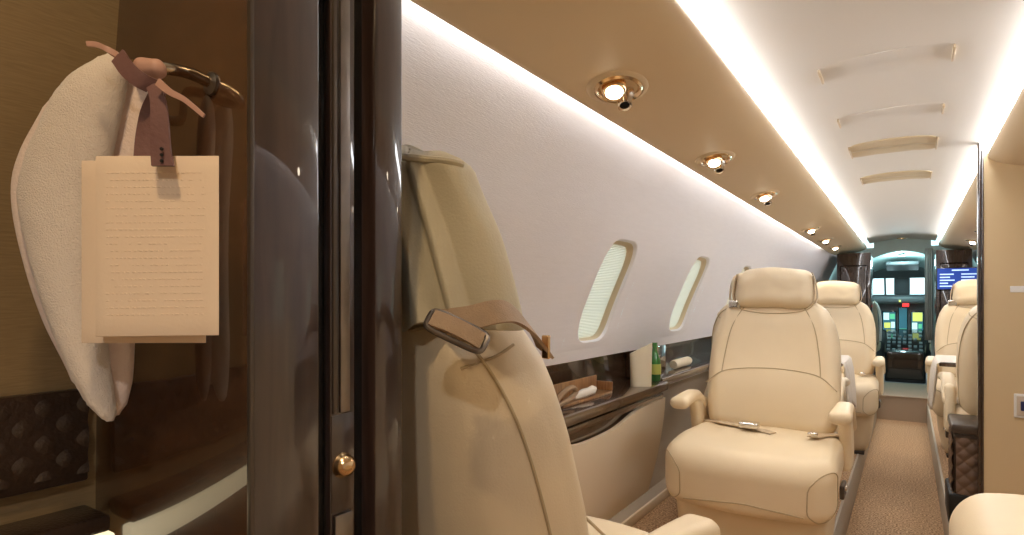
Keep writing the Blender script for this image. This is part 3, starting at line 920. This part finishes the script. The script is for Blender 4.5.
# ---- items on the ledge
def ledge_items():
    root = empty('glass_bottle', (-1.045, 2.865, .600))
    bm = BM(); lathe(bm, [(.0, .001), (.026, .001), (.030, .006), (.030, .095), (.027, .112), (.016, .135), (.012, .150), (.0115, .172), (.0, .173)], 28); link('bottle_body', bm, M['green'], root)
    bm = BM(); lathe(bm, [(.0306, .035), (.0306, .085)], 28); link('label', bm, M['label'], root)
    bm = BM(); lathe(bm, [(.0, .190), (.013, .190), (.0135, .186), (.0135, .168), (.0, .168)], 20); link('bottle_cap', bm, M['green'], root)
    tag(root, 'small green glass bottle with a pale label on the dark ledge', 'bottle')
    # folded cream napkin standing as a slanted sleeve
    root = BM()
    def fn(u, v):
        a = 2 * PI * u; hw = .048 + .004 * v; hd = .024 * (1 - .6 * v) + .004
        x = hw * math.copysign(abs(math.cos(a)) ** .55, math.cos(a)); y = hd * math.sin(a)
        topz = .175 + .025 * (x / .05)
        return Vector((-1.035, 2.655, .6005)) + Matrix.Rotation(math.radians(33), 3, 'Z') @ Vector((x, y, 0)) + Vector((0, 0, topz * v))
    g = grid(root, 48, 12, fn, wrapu=True)
    root.faces.new([g[i][12] for i in range(48)]); root.faces.new([g[i][0] for i in range(48)][::-1])
    tag(link('folded_napkin', root, M['napkin'], angle=50), 'cream folded napkin standing upright beside the green bottle', 'napkin')
    # wooden tray panel with rolled wipe
    root = empty('snack_tray', (-1.09, 2.16, .6005))
    bm = BM(); box(bm, (-.045, -.22, 0), (.035, .22, .012), .003); box(bm, (-.045, -.22, .012), (-.038, .22, .075), .003)
    for s in (-1, 1): box(bm, (-.045, s * .22 - .004, .012), (.035, s * .22 + .004, .05), .002)
    link('tray', bm, M['fauxwood'], root)
    tag(root, 'brown wooden tray in the recess of the near left ledge', 'tray')
    bm = BM(); lathe(bm, [(0, -.075), (.012, -.075), (.017, -.06), (.0155, -.03), (.018, 0), (.016, .03), (.0175, .06), (.010, .075), (0, .075)], 18, (-1.07, 2.14, .6315), (.15, 1, .12))
    for v in bm.verts: v.co += Vector((0, 0, noise.noise(v.co * 60) * .004))
    tag(link('wrapped_towelette', bm, M['linen']), 'crumpled white wrapped towelette lying in the wooden tray', 'towelette')
    bm = BM()
    tube(bm, spline([(-1.05, 1.85, .625), (-1.045, 1.93, .665), (-1.05, 2.0, .672), (-1.055, 2.04, .650), (-1.05, 1.97, .630), (-1.05, 1.88, .620)], 6), .010, 8)
    tag(link('headphone_loop', bm, M['strap']), 'tan curled leather cord beside the wooden tray in the recess', 'cord')
    # rolled cloth in the far bay
    bm = BM(); lathe(bm, [(0, -.14), (.022, -.14), (.026, -.12), (.026, .12), (.022, .14), (0, .14)], 20, (-1.09, 3.42, .640), (0, 1, 0))
    tag(link('rolled_cloth', bm, M['napkin']), 'beige rolled cloth in the recess left of the camera-facing armchair', 'cloth')
ledge_items()

# ------------------------------------------------------------------ lavatory doorway on the left
JX = -.50; JY0, JY1 = .325, .523
def yk(px, X=JX):   # Y where a jamb line at pixel px meets plane X
    k = (px - 512) / F; return -X * (cs + k * sn) / (k * cs * -1 + sn) if False else X * (cs + k * sn) / (k * cs - sn)
yA = yk(319); yB = yk(366); 
ya0 = yk(322); ya1 = yk(338); ya2 = yk(362); ya3 = yk(374)
bm = BM()
box(bm, (-1.25, JY0 + .003, 0), (JX - .04, JY1, 1.8))          # core of the aft bulkhead
struct('wall_aft', bm, M['wood'], smooth=False)
bm = BM(); box(bm, (-.99, JY0, 0), (JX - .004, JY0 + .004, 1.8), .0005)   # glossy facing towards the lavatory
struct('wall_lavatory', bm, M['redwood'])
bm = BM(); box(bm, (JX - .04, JY0 + .002, 0), (JX, ya0 - .003, 1.8), .003)
o = struct('trim_9', bm, M['pillar'])
bm = BM(); box(bm, (JX - .04, ya3 + .002, 0), (JX, JY1, 1.8), .004)
struct('trim_10', bm, M['pillar'])
bm = BM(); box(bm, (JX - .043, ya0 - .008, 0), (JX - .022, ya3 + .006, 1.8)); 
struct('trim_11', bm, M['glossblack'], smooth=False)
bm = BM(); box(bm, (JX - .0045, JY0 - .001, 0), (JX + .0012, JY0 + .0035, 1.8), .001)
struct('trim_12', bm, M['dark_metal'])
# sliding door seen on its edge inside the slot
def pocket_door():
    root = empty('door_1', (JX - .02, (ya1 + ya2) / 2, 0)); root['kind'] = 'structure'; b = root.location.copy()
    bm = BM(); box(bm, Vector((JX - .023, ya1, 0)) - b, Vector((JX - .012, ya2, 1.8)) - b, .001); link('door_edge', bm, M['pillar'], root)
    zt = lambda py: ZC + (300 - py) / F * (-JX * sn + (ya1 + ya2) / 2 * cs)
    bm = BM(); m0 = yk(346.5); m1 = yk(356)
    box(bm, Vector((JX - .013, m0, zt(413))) - b, Vector((JX - .009, m1, 1.8)) - b, .0008); link('slide_rail', bm, M['steel'], root)
    bm = BM(); box(bm, Vector((JX - .013, yk(339.5), zt(413))) - b, Vector((JX - .0095, yk(343), 1.8)) - b, .0008); link('seal', bm, M['dark_metal'], root)
    bm = BM(); box(bm, Vector((JX - .0135, ya1 + .001, zt(512))) - b, Vector((JX - .011, ya2 - .001, zt(415))) - b, .0008); link('strike_plate', bm, M['pillar'], root)
    c = Vector((JX - .011, yk(349), zt(466))) - b
    bm = BM(); lathe(bm, [(.0135, 0), (.0140, .002), (.013, .004), (.0125, .0055), (.010, .011), (.005, .0145), (0, .0152)], 28, c, (1, 0, 0)); link('door_knob', bm, M['gold'], root)
    bm = BM(); box(bm, Vector((JX - .013, yk(340), zt(560))) - b, Vector((JX - .007, yk(358), zt(514))) - b, .002); link('latch_keeper', bm, M['steel'], root)
pocket_door()
# lavatory side panel (leaning in towards the top), quilted band, bench
bm = BM()
prof = [(-.812, 0), (-.812, .80), (-.808, .90), (-.782, 1.15), (-.735, 1.45), (-.69, 1.8)]
grid(bm, 2, 5, lambda u, v: (prof[round(v * 5)][0], JY0 + .002 - 1.6 * u, prof[round(v * 5)][1]))
struct('wall_outboard', bm, M['linenpanel'])
bm = BM(); quilt_grid(bm, lambda a, c: Vector((-.800, -.55 + a, .800 + c)), Vector((1, 0, 0)), .862, .095, .040, .0045, 430, 60)
for f in bm.faces: pass
box(bm, (-.812, -.55, .790), (-.797, .312, .897), .003)
tag(link('quilted_band', bm, M['quilt']), 'dark diamond-quilted leather band along the lavatory side wall', 'padding')
bm = BM(); box(bm, (-.81, -.55, 0), (-.748, .314, .709), .004); 
root = empty('lavatory_bench', (-.75, -.1, 0)); 
for v in bm.verts: v.co -= root.location
link('bench_body', bm, M['wood'], root)
bm = BM(); box(bm, Vector((-.765, -.55, .710)) - root.location, Vector((-.742, .318, .739)) - root.location, .004); link('cream_edge_lit', bm, emit('cream_edge_added_glow', (1, .86, .55), 1.0), root)  # plain cream edge; emission stands in for the light falling on it
bm = BM(); box(bm, Vector((-.81, -.55, .741)) - root.location, Vector((-.745, .314, .760)) - root.location, .004); link('bench_top', bm, M['quilt'], root)
tag(root, 'dark lavatory bench with a cream edge given added glow below the quilted band', 'bench')
# rear closing walls, out of view but seen in reflections
bm = BM(); box(bm, (-1.2, -1.35, 0), (1.2, -1.3, 1.8)); struct('wall_rear', bm, M['bulk'], smooth=False)
bm = BM(); grid(bm, 20, 20, lambda u, v: W(1, .0 + 1.57 * v, -1.3 + (Y0 + 1.3) * u)); struct('wall_right_aft', bm, M['wallfab'])

# chrome rail the towel hangs from
def towel_rail():
    root = empty('towel_rail', (-.5616, JY0, 1.195)); b = root.location.copy()
    p0 = Vector((-.5616, JY0, 1.209)); p1 = P(163, 68, .535); p2 = P(140, 66, .55)
    p3 = P(128, 68, .60)
    pts = spline([p0, (p0 + p1) / 2 + Vector((0, 0, .003)), p1, p2, p3, Vector((-.66, JY0 - .03, 1.20)), Vector((-.68, JY0, 1.20))], 8)
    bm = BM(); tube(bm, [p - b for p in pts], .0055, 14); link('rail_bar', bm, mat('dark_nickel', (.45, .36, .26), .18, metal=1), root)
    bm = BM(); lathe(bm, [(.011, 0), (.011, .003), (.008, .005), (.006, .006)], 24, p0 - b, (0, -1, 0)); lathe(bm, [(.011, 0), (.011, .003), (.008, .005), (.006, .006)], 24, Vector((-.68, JY0, 1.20)) - b, (0, -1, 0)); islands('mounting_flange', bm, M['steel'], root)
    tag(root, 'short curved metal rail on the glossy red-brown lavatory panel', 'rail')
towel_rail()
def interp(tab, y):
    for (a, *A), (b, *B) in zip(tab, tab[1:]):
        if y <= b: t = (y - a) / (b - a); return [p + (q - p) * t for p, q in zip(A, B)]
    return list(tab[-1][1:])
def hanging(rows, D, thick, m, name, parent, sub=4, wave=0, e=2.6, tex=0):
    """closed hanging cloth, rows (py, left px, right px[, thickness scale])"""
    bm = BM(); ys = []
    for a, b in zip(rows, rows[1:]):
        for k in range(sub): ys.append(a[0] + (b[0] - a[0]) * k / sub)
    ys.append(rows[-1][0])
    sp = spline([(r[1], r[2], r[3]) for r in rows], sub)
    N = 64; rings = []
    for py, q in zip(ys, sp):
        l, r, ts = q; c = (l + r) / 2; hw = max(.5, (r - l) / 2) / F * D; ring = []
        base = P(c, py, D)
        for k in range(N):
            a = 2 * PI * k / N; x = hw * math.copysign(abs(math.cos(a)) ** (2 / e), math.cos(a)); y = thick * ts * math.copysign(abs(math.sin(a)) ** (2 / e), math.sin(a))
            if wave and y < 0: y -= wave * math.sin(x * 150 + py * .01)
            p = base + VR * x + VD * y
            if tex: p += Vector((noise.noise(p * 520), noise.noise(p * 260 + Vector((9, 9, 9))), noise.noise(p * 260 + Vector((5, 2, 7))))) * tex
            ring.append(bm.verts.new(p))
        rings.append(ring)
    for A, B in zip(rings, rings[1:]):
        for k in range(N): bm.faces.new((A[k], A[(k + 1) % N], B[(k + 1) % N], B[k]))
    bm.faces.new(rings[0][::-1]); bm.faces.new(rings[-1])
    return link(name, bm, m, parent, angle=80)
def towel():
    root = empty('hanging_towel')
    rows = [(54, 112, 122, .25), (60, 99, 128, .5), (78, 74, 125, .85), (100, 56, 121, 1), (130, 41, 115, 1), (160, 28, 109, 1), (200, 21, 101, 1), (260, 33, 98, 1), (300, 46, 98, 1), (345, 63, 103, .95), (380, 78, 108, .8), (403, 91, 112, .6), (415, 101, 114, .4), (421, 107, 113, .2)]
    hanging(rows, .548, .021, M['terry'], 'front_fold', root, 8, tex=.0008, e=2.0)
    rows2 = [(64, 116, 138, .4), (78, 104, 147, .8), (100, 96, 151, 1), (150, 88, 148, 1), (200, 82, 143, 1), (300, 80, 134, 1), (345, 84, 133, 1), (380, 90, 131, .9), (404, 98, 126, .6), (415, 106, 119, .3)]
    hanging(rows2, .574, .013, M['towel_smooth'], 'back_fold', root, 6, e=2.2)
    rows3 = [(80, 68, 84, .5), (110, 47, 66, .8), (160, 23, 46, 1), (200, 17, 40, 1), (260, 28, 52, 1), (320, 48, 70, 1), (380, 75, 90, .7), (400, 88, 98, .4)]
    hanging(rows3, .560, .013, M['towel_smooth'], 'outer_hem', root, 6)
    tag(root, 'white terry hand towel hanging from the rail by a ribbon', 'towel')
    return root
towel()
def ribbon_thing():
    root = empty('leather_ribbon')
    def path(pp, sub=6): return spline([P(*q) for q in pp], sub)
    bm = BM(); pts = path([(118, 56, .50), (128, 70, .495), (140, 80, .495), (152, 86, .50)]); n = len(pts)
    ribbon(bm, pts, [(VR * .7 + VZ * .75).normalized() * .0068] * n, .0022)
    pts = path([(152, 84, .50), (158, 100, .495), (160, 125, .49), (161, 150, .488), (163, 166, .486)]); n = len(pts)
    ribbon(bm, pts, [VR * (.0055 + .0035 * (i / (n - 1))) for i in range(n)], .0022)
    pts = path([(158, 92, .505), (150, 110, .51), (145, 135, .51), (143, 158, .505)]); n = len(pts)
    ribbon(bm, pts, [VR * .0075] * n, .0022)
    islands('band', bm, M['ribbon'], root)
    bm = BM(); pts = path([(118, 56, .505), (108, 50, .50), (98, 45, .50), (87, 44, .50)]); n = len(pts)
    ribbon(bm, pts, [(VZ * .95 - VR * .2) * (.0035 - .0015 * i / n) for i in range(n)], .002)
    pts = path([(158, 82, .49), (170, 92, .485), (185, 100, .485), (204, 116, .485)]); n = len(pts)
    ribbon(bm, pts, [(VZ * .8 + VR * .5) * (.0034 - .0018 * i / n) for i in range(n)], .002)
    islands('loose_end', bm, M['ribbon2'], root)
    bm = BM(); soft(bm, (.026, .016, .018), .0075, 4, 4, lambda x, y, z: P(150, 69, .515) + VR * x + VD * y + VZ * z + Vector((0, 0, noise.noise(Vector((x, y, z)) * 90) * .002))); link('knot', bm, M['ribbon2'], root)
    bm = BM()
    for py in (149, 155, 161): disc(bm, P(162, py, .4845) , -VD, .0014, .001, 10)
    link('stitching', bm, M['black'], root)
    tag(root, 'mauve leather ribbon tied round the rail above the cream card', 'ribbon')
ribbon_thing()
# cards hanging in front
def cards():
    for nm, (x0, y0, x1, y1), D, lab, text in (('note_card', (97, 156, 218, 336), .4985, 'cream embossed note card clipped in front of the towel, the front one', True), ('note_card', (83, 161, 205, 343), .5125, 'cream card mostly hidden behind the front card', False)):
        c = P((x0 + x1) / 2, (y0 + y1) / 2, D); root = empty(nm, c)
        w = (x1 - x0) / F * D; h = (y1 - y0) / F * D
        def f(x, y, z): return VR * x + VD * (y + .0015 * math.sin(x / w * PI)) + VZ * (z + x * (.010 if text else -.0)) 
        bm = BM(); soft(bm, (w, .0012, h), .0005, 10, 1, f); link('card_sheet', bm, M['card'], root)
        if text:
            bm = BM(); rnd = random.Random(3)
            for r_ in range(21):
                x = -w / 2 + .010; z = h / 2 - .014 - r_ * (h - .026) / 21
                while x < w / 2 - .012:
                    l = rnd.choice([.0018, .0026, .0022, .003])
                    if rnd.random() > .12:
                        q = f(x, -.00065, z); 
                        soft(bm, (l, .0005, .0012), .0002, 1, 1, lambda a, b, c_, q=q: q + VR * a + VD * b + VZ * c_)
                    x += l + .0016
            link('embossed_text', bm, M['card'], root)
        tag(root, lab, 'card')
cards()

# ------------------------------------------------------------------ far end: closets, screen, cockpit
bm = BM(); box(bm, (-.90, 7.95, .03), (-.36, 8.35, 1.585), .01); 
def closet(xa, xb, y0, y1, label):
    root = empty('closet', ((xa + xb) / 2, y0, .03)); b = root.location
    bm = BM(); box(bm, Vector((xa, y0, .03)) - b, Vector((xb, y1, 1.515)) - b, .012); link('carcass', bm, M['wood'], root)
    bm = BM(); box(bm, Vector((xa + .03, y0 - .010, .10)) - b, Vector((xb - .03, y0, 1.38)) - b, .02, seg=3); d = link('door', bm, M['wood'], root)
    bm = BM(); e = xb if xa < XC else xa; s = 1 if xa < XC else -1
    tube(bm, [Vector((e - s * .06, y0 - .016, .80)) - b, Vector((e - s * .06, y0 - .016, .92)) - b], .006, 10); link('handle', bm, M['chrome'], d)
    tag(root, label, 'closet')
bm.free()
closet(-.66, -.335, 7.55, 8.32, 'tall dark lacquered closet on the left before the cockpit')
closet(.238, .54, 7.55, 8.32, 'tall dark lacquered closet on the right before the cockpit carrying the blue screen')
# monitor on the right closet
root = empty('wall_monitor', (.43, 7.53, 1.215))
bm = BM(); soft(bm, (.38, .03, .23), .008, 4, 2, lambda x, y, z: (x, y - .012, z)); link('housing', bm, M['glossblack'], root)
bm = BM(); box(bm, (-.18, -.0295, -.105), (.18, -.0275, .105)); sc = link('screen', bm, M['screen_blue'], root)
bm = BM()
for i, (x0, x1, z) in enumerate(((-.08, .10, .085), (-.21, -.06, .045), (-.21, -.10, .015), (-.21, -.05, -.015), (-.21, -.12, -.045), (-.21, -.08, -.075), (.02, .20, .045), (.02, .16, .015), (.02, .18, -.015), (.02, .13, -.045))):
    box(bm, (x0 * .76, -.031, z - .006), (x1 * .76, -.0297, z + .006))
link('screen_text', bm, M['screen_txt'], sc)
tag(root, 'wide blue information screen on the right forward closet', 'monitor')

def cockpit():
    # floor, walls, ceiling liner
    bm = BM(); box(bm, (-.9, 8.35, -.1), (.85, 10.4, 0)); struct('floor_cockpit', bm, M['grey'], smooth=False)
    bm = BM()
    def shell(u, v):
        a = -PI / 2 + 2 * PI * 0 + (v - .5) * 0
        th = PI * (-.12 + 1.24 * v); r = .86 - .18 * u
        return (XC + math.cos(th) * r, 8.34 + 2.1 * u, .80 + math.sin(th) * (.80 - .17 * u) * (1 if math.sin(th) > 0 else 3))
    grid(bm, 12, 24, shell); struct('wall_cockpit', bm, M['teal'])
    # bulkhead frame round the cockpit opening
    bm = BM()
    box(bm, (-.93, 8.33, .03), (-.34, 8.37, 1.62)); box(bm, (.22, 8.33, .03), (.80, 8.37, 1.62))
    arch = lambda x: 1.57 - .9 * (x + .06) ** 2
    A = grid(bm, 14, 1, lambda u, v: (-.34 + .56 * u, 8.33, arch(-.34 + .56 * u) * (1 - v) + 1.72 * v)); grid(bm, 14, 1, lambda u, v: (-.34 + .56 * u, 8.37, arch(-.34 + .56 * u) * (1 - v) + 1.72 * v))
    grid(bm, 14, 1, lambda u, v: (-.34 + .56 * u, 8.33 + .04 * v, arch(-.34 + .56 * u)))
    struct('wall_forward', bm, M['teal'], smooth=False)
    # windscreen: frame with three posts and two panes, bright sky beyond
    Yw = 9.9
    def pxX(px, Y):  # X at plane Y for image column
        k = (px - 512) / F; return Y * (k * cs - sn) / (cs + k * sn)
    dep = lambda X, Y: -X * sn + Y * cs
    D = dep(-.05, Yw); zz = lambda py: ZC + (300 - py) / F * D
    zb, zt_ = zz(294.5), zz(278)
    wins = [(pxX(871.5, Yw), pxX(894, Yw)), (pxX(910, Yw), pxX(932, Yw))]
    bm = BM()
    box(bm, (-.85, Yw, zt_), (.75, Yw + .06, 1.62), .01); box(bm, (-.85, Yw, zb - .12), (.75, Yw + .06, zb), .01)
    box(bm, (-.85, Yw, zb), (wins[0][0], Yw + .06, zt_), .01); box(bm, (wins[0][1], Yw, zb), (wins[1][0], Yw + .06, zt_), .01); box(bm, (wins[1][1], Yw, zb), (.75, Yw + .06, zt_), .01)
    struct('wall_windscreen', bm, M['grey'])
    for i, (a, b) in enumerate(wins):
        root = empty('window_%d' % (20 + i), ((a + b) / 2, Yw + .05, (zb + zt_) / 2)); root['kind'] = 'structure'
        c = root.location
        bm = BM(); box(bm, Vector((a - .02, Yw + .04, zb - .02)) - c, Vector((b + .02, Yw + .048, zt_ + .02)) - c); link('pane', bm, M['glass'], root)
        bm = BM(); tube(bm, [Vector((a + (b - a) * .60, Yw + .0, zt_)) - c, Vector((a + (b - a) * .62, Yw + .0, zb)) - c] if i == 0 else [Vector((b - .01, Yw, zt_)) - c, Vector((b - .02, Yw, zb)) - c], .012, 6); link('window_frame', bm, M['grey'], root)
    # glareshield, instrument panel
    Yp = 9.35; Dp = dep(-.05, Yp); zp = lambda py: ZC + (300 - py) / F * Dp
    root = empty('instrument_panel', (XC, Yp, .03)); b = root.location.copy()
    bm = BM(); box(bm, Vector((-.75, Yp, .10)) - b, Vector((.62, Yp + .12, zp(300))) - b, .01); link('panel_board', bm, M['grey'], root)
    bm = BM(); soft(bm, (1.36, .34, .10), .04, 10, 3, lambda x, y, z: Vector((XC + x, Yp + .02 + y + .10 * (abs(x) / .68) ** 2, zp(300) + z)) - b); link('glareshield', bm, M['grey'], root)
    def scr(px0, py0, px1, py1, nm, m, det):
        X0, X1 = pxX(px0, Yp), pxX(px1, Yp)
        bm = BM(); box(bm, Vector((X0 - .012, Yp - .012, zp(py1) - .012)) - b, Vector((X1 + .012, Yp, zp(py0) + .012)) - b, .004); fr = link('display_unit', bm, M['glossblack'], root)
        bm = BM(); box(bm, Vector((X0, Yp - .014, zp(py1))) - b, Vector((X1, Yp - .012, zp(py0))) - b); link(nm, bm, m, fr)
        for (u0, v0, u1, v1, mm) in det:
            bm = BM(); box(bm, Vector((X0 + (X1 - X0) * u0, Yp - .0165, zp(py1) + (zp(py0) - zp(py1)) * v0)) - b, Vector((X0 + (X1 - X0) * u1, Yp - .0145, zp(py1) + (zp(py0) - zp(py1)) * v1)) - b); link('readout', bm, mm, fr)
    scr(883, 312, 895.5, 330, 'screen', M['mfd_b'], [(.05, .55, .5, .95, M['mfd_a']), (.55, .6, .95, .9, M['mfd_g']), (.1, .1, .6, .4, M['mfd_y']), (.65, .1, .95, .45, M['mfd_a'])])
    scr(911.5, 312, 923, 330, 'screen', M['mfd_b'], [(.1, .5, .95, .98, M['mfd_y']), (.05, .05, .5, .42, M['mfd_a']), (.6, .1, .9, .35, M['mfd_g'])])
    scr(899, 308, 907, 329, 'screen', M['mfd_b'], [(.05, .0, .95, .02, M['mfd_g'])])
    scr(889.5, 334, 900, 339, 'screen', M['mfd_g'], [(.05, .3, .45, .8, M['mfd_a'])])
    scr(907, 334, 919, 339, 'screen', M['mfd_g'], [(.55, .3, .95, .8, M['mfd_a'])])
    bm = BM(); box(bm, Vector((pxX(902.5, Yp), Yp - .16, zp(306.5))) - b, Vector((pxX(909, Yp), Yp - .15, zp(303.5))) - b, .002); link('caution_lamp', bm, M['mfd_r'], root)
    bm = BM(); box(bm, Vector((pxX(899, Yp), Yp - .16, zp(302))) - b, Vector((pxX(901, Yp), Yp - .15, zp(300))) - b, .002); link('annunciator_lamp', bm, M['mfd_y'], root)
    tag(root, 'dark cockpit instrument panel with lit displays under the windscreen', 'instrument panel')
    # centre pedestal
    root = empty('control_pedestal', (-.03, 8.95, .0)); b = root.location.copy()
    bm = BM()
    def ped(x, y, z):
        t = (y + .35) / .7
        if z < 0: z *= .5
        return Vector((x * (.9 + .1 * t), y, .30 + z * (1 + .5 * t) + .12 * t))
    soft(bm, (.46, .70, .50), .03, 6, 3, ped)
    for v in bm.verts: v.co.z -= .17
    link('housing', bm, M['glossblack'], root)
    bm = BM()
    rnd = random.Random(5)
    for r_ in range(6):
        for c_ in range(7):
            if rnd.random() < .8:
                x = -.17 + c_ * .055; y = -.30 + r_ * .11; t = (y + .35) / .7; z = .30 + .25 * (1 + .5 * t) + .12 * t
                box(bm, (x - .017, y - .03, z - .01), (x + .017, y + .03, z + .012), .003)
    for v in bm.verts: v.co.z -= .17
    islands('control_module', bm, mat('pedestal_keys', (.25, .33, .36), .4), root)
    bm = BM()
    for x in (-.05, .0, .05): tube(bm, [(x, .05, .58), (x, .02, .70)], .008, 8); soft(bm, (.03, .04, .03), .01, 2, 2, lambda a, d, e_, x=x: (x + a, .02 + d, .71 + e_))
    for v in bm.verts: v.co.z -= .17
    islands('throttle_lever', bm, M['grey'], root)
    tag(root, 'dark centre pedestal of controls between the two pilot seats', 'control pedestal')
    # pilot seats
    def pilot(x, label, src=None):
        root = empty('pilot_seat', (x, 8.85, 0))
        bm = BM(); soft(bm, (.42, .10, .55), .04, 6, 3, lambda a, d, e_: (a * (1 - .15 * (e_ + .27) / .55), d - .20 - (e_ + .27) * .15, e_ + .72)); link('backrest', bm, mat('pilot_sheepskin', (.36, .30, .22), .8), root, angle=80)
        bm = BM(); soft(bm, (.42, .42, .12), .04, 5, 3, lambda a, d, e_: (a, d, e_ + .42)); link('seat_cushion', bm, M['cover'], root, angle=80)
        bm = BM(); soft(bm, (.24, .08, .14), .035, 5, 3, lambda a, d, e_: (a, d - .30, e_ + 1.09)); link('headrest', bm, M['grey'], root, angle=80)
        bm = BM()
        for s in (-1, 1): tube(bm, spline([(s * .215, -.22, .50), (s * .22, -.26, .75), (s * .19, -.30, .93), (s * .13, -.30, .99)], 5), .014, 8)
        islands('harness_frame', bm, M['white'], root)
        bm = BM(); box(bm, (-.17, -.18, .001), (.17, .18, .36), .02); link('pedestal', bm, M['grey'], root)
        tag(root, label, 'pilot seat', 'pilot seats')
    pilot(-.50, 'left pilot seat seen from behind in the cockpit'); pilot(.43, 'right pilot seat seen from behind in the cockpit')
    # overhead panel
    bm = BM(); soft(bm, (.36, .5, .05), .015, 4, 2, lambda a, d, e_: (XC + a, 9.25 + d, e_ + 1.44 - d * .1)); tag(link('switch_console', bm, M['grey']), 'grey overhead switch panel on the cockpit ceiling', 'switch panel')
    # curtain gathered on the right of the opening
    bm = BM()
    grid(bm, 40, 12, lambda u, v: (.232 - .075 * u + .0 * v, 8.20 + .018 * math.sin(u * 30) + .01 * math.sin(v * 3), .55 + 1.03 * v))
    o = link('curtain', bm, mat('grey_curtain', (.34, .36, .33), .8)); o.modifiers.new('thick', 'SOLIDIFY').thickness = .004
    tag(o, 'narrow gathered grey curtain at the right edge of the cockpit opening', 'curtain')
cockpit()

# ------------------------------------------------------------------ light
w = bpy.data.worlds.new('world'); scene.world = w; w.use_nodes = True
w.node_tree.nodes['Background'].inputs[0].default_value = (.62, .93, 1.0, 1); w.node_tree.nodes['Background'].inputs[1].default_value = 1.7
def area(loc, rot, size, e, col, name, sy=None):
    ld = bpy.data.lights.new(name, 'AREA'); ld.energy = e; ld.color = col; ld.shape = 'RECTANGLE'; ld.size = size; ld.size_y = sy or size
    o = bpy.data.objects.new(name, ld); COL.objects.link(o); o.location = loc; o.rotation_euler = rot; return o
# warm downlight of the lavatory and of the aisle ahead of it
def downlight(x, y, z, e, col, lab):
    root = empty('ceiling_downlight', (x, y, z))
    bm = BM(); lathe(bm, [(.045, .004), (.045, -.004), (.036, -.007), (.032, -.002), (.030, .003)], 32); link('bezel', bm, M['gold'], root)
    bm = BM(); disc(bm, (0, 0, -.0005), (0, 0, -1), .030, .001); link('lens', bm, M['lamp_em'], root)
    ld = bpy.data.lights.new('downlight_lamp', 'SPOT'); ld.energy = e; ld.color = col; ld.spot_size = math.radians(150); ld.spot_blend = .6; ld.shadow_soft_size = .03
    o = bpy.data.objects.new('downlight_lamp', ld); COL.objects.link(o); o.parent = root; o.location = (0, 0, -.012)
    tag(root, lab, 'downlight')
downlight(-.30, .02, 1.69, 9, (1, .70, .38), 'brass ceiling downlight over the lavatory towel')
downlight(.15, -.45, 1.69, 17, (1, .97, .93), 'ceiling downlight in the vestibule behind the doorway')
downlight(-.06, 8.0, 1.69, 7, (.55, .9, 1), 'small cool ceiling light added before the cockpit in place of sky light')  # added lamp, its cool tint imitates daylight reaching the forward ceiling

bm = BM(); lathe(bm, [(.05, .0), (.05, -.01), (.03, -.018), (0, -.02)], 24, (-.06, 8.75, 1.555)); dl = link('added_dome_lamp', bm, M['white'])  # added lamp body for a fill that replaces sky light in the cockpit
tag(dl, 'round dome lamp added on the cockpit ceiling in place of sky light', 'lamp')
ld = bpy.data.lights.new('added_dome_fill', 'POINT'); ld.energy = 14; ld.color = (.55, .95, 1); ld.shadow_soft_size = .04  # added cool fill, brightens the cockpit liner as daylight would
o = bpy.data.objects.new('added_dome_fill', ld); COL.objects.link(o); o.location = (-.06, 8.75, 1.50)
vs = scene.view_settings; vs.view_transform = 'Standard'; vs.look = 'None'; vs.exposure = 0.25; vs.gamma = 1; vs.use_curve_mapping = False
scene.cycles.use_denoising = True
scene.cycles.max_bounces = 10; scene.cycles.diffuse_bounces = 6; scene.cycles.glossy_bounces = 5
scene.cycles.sample_clamp_indirect = 6
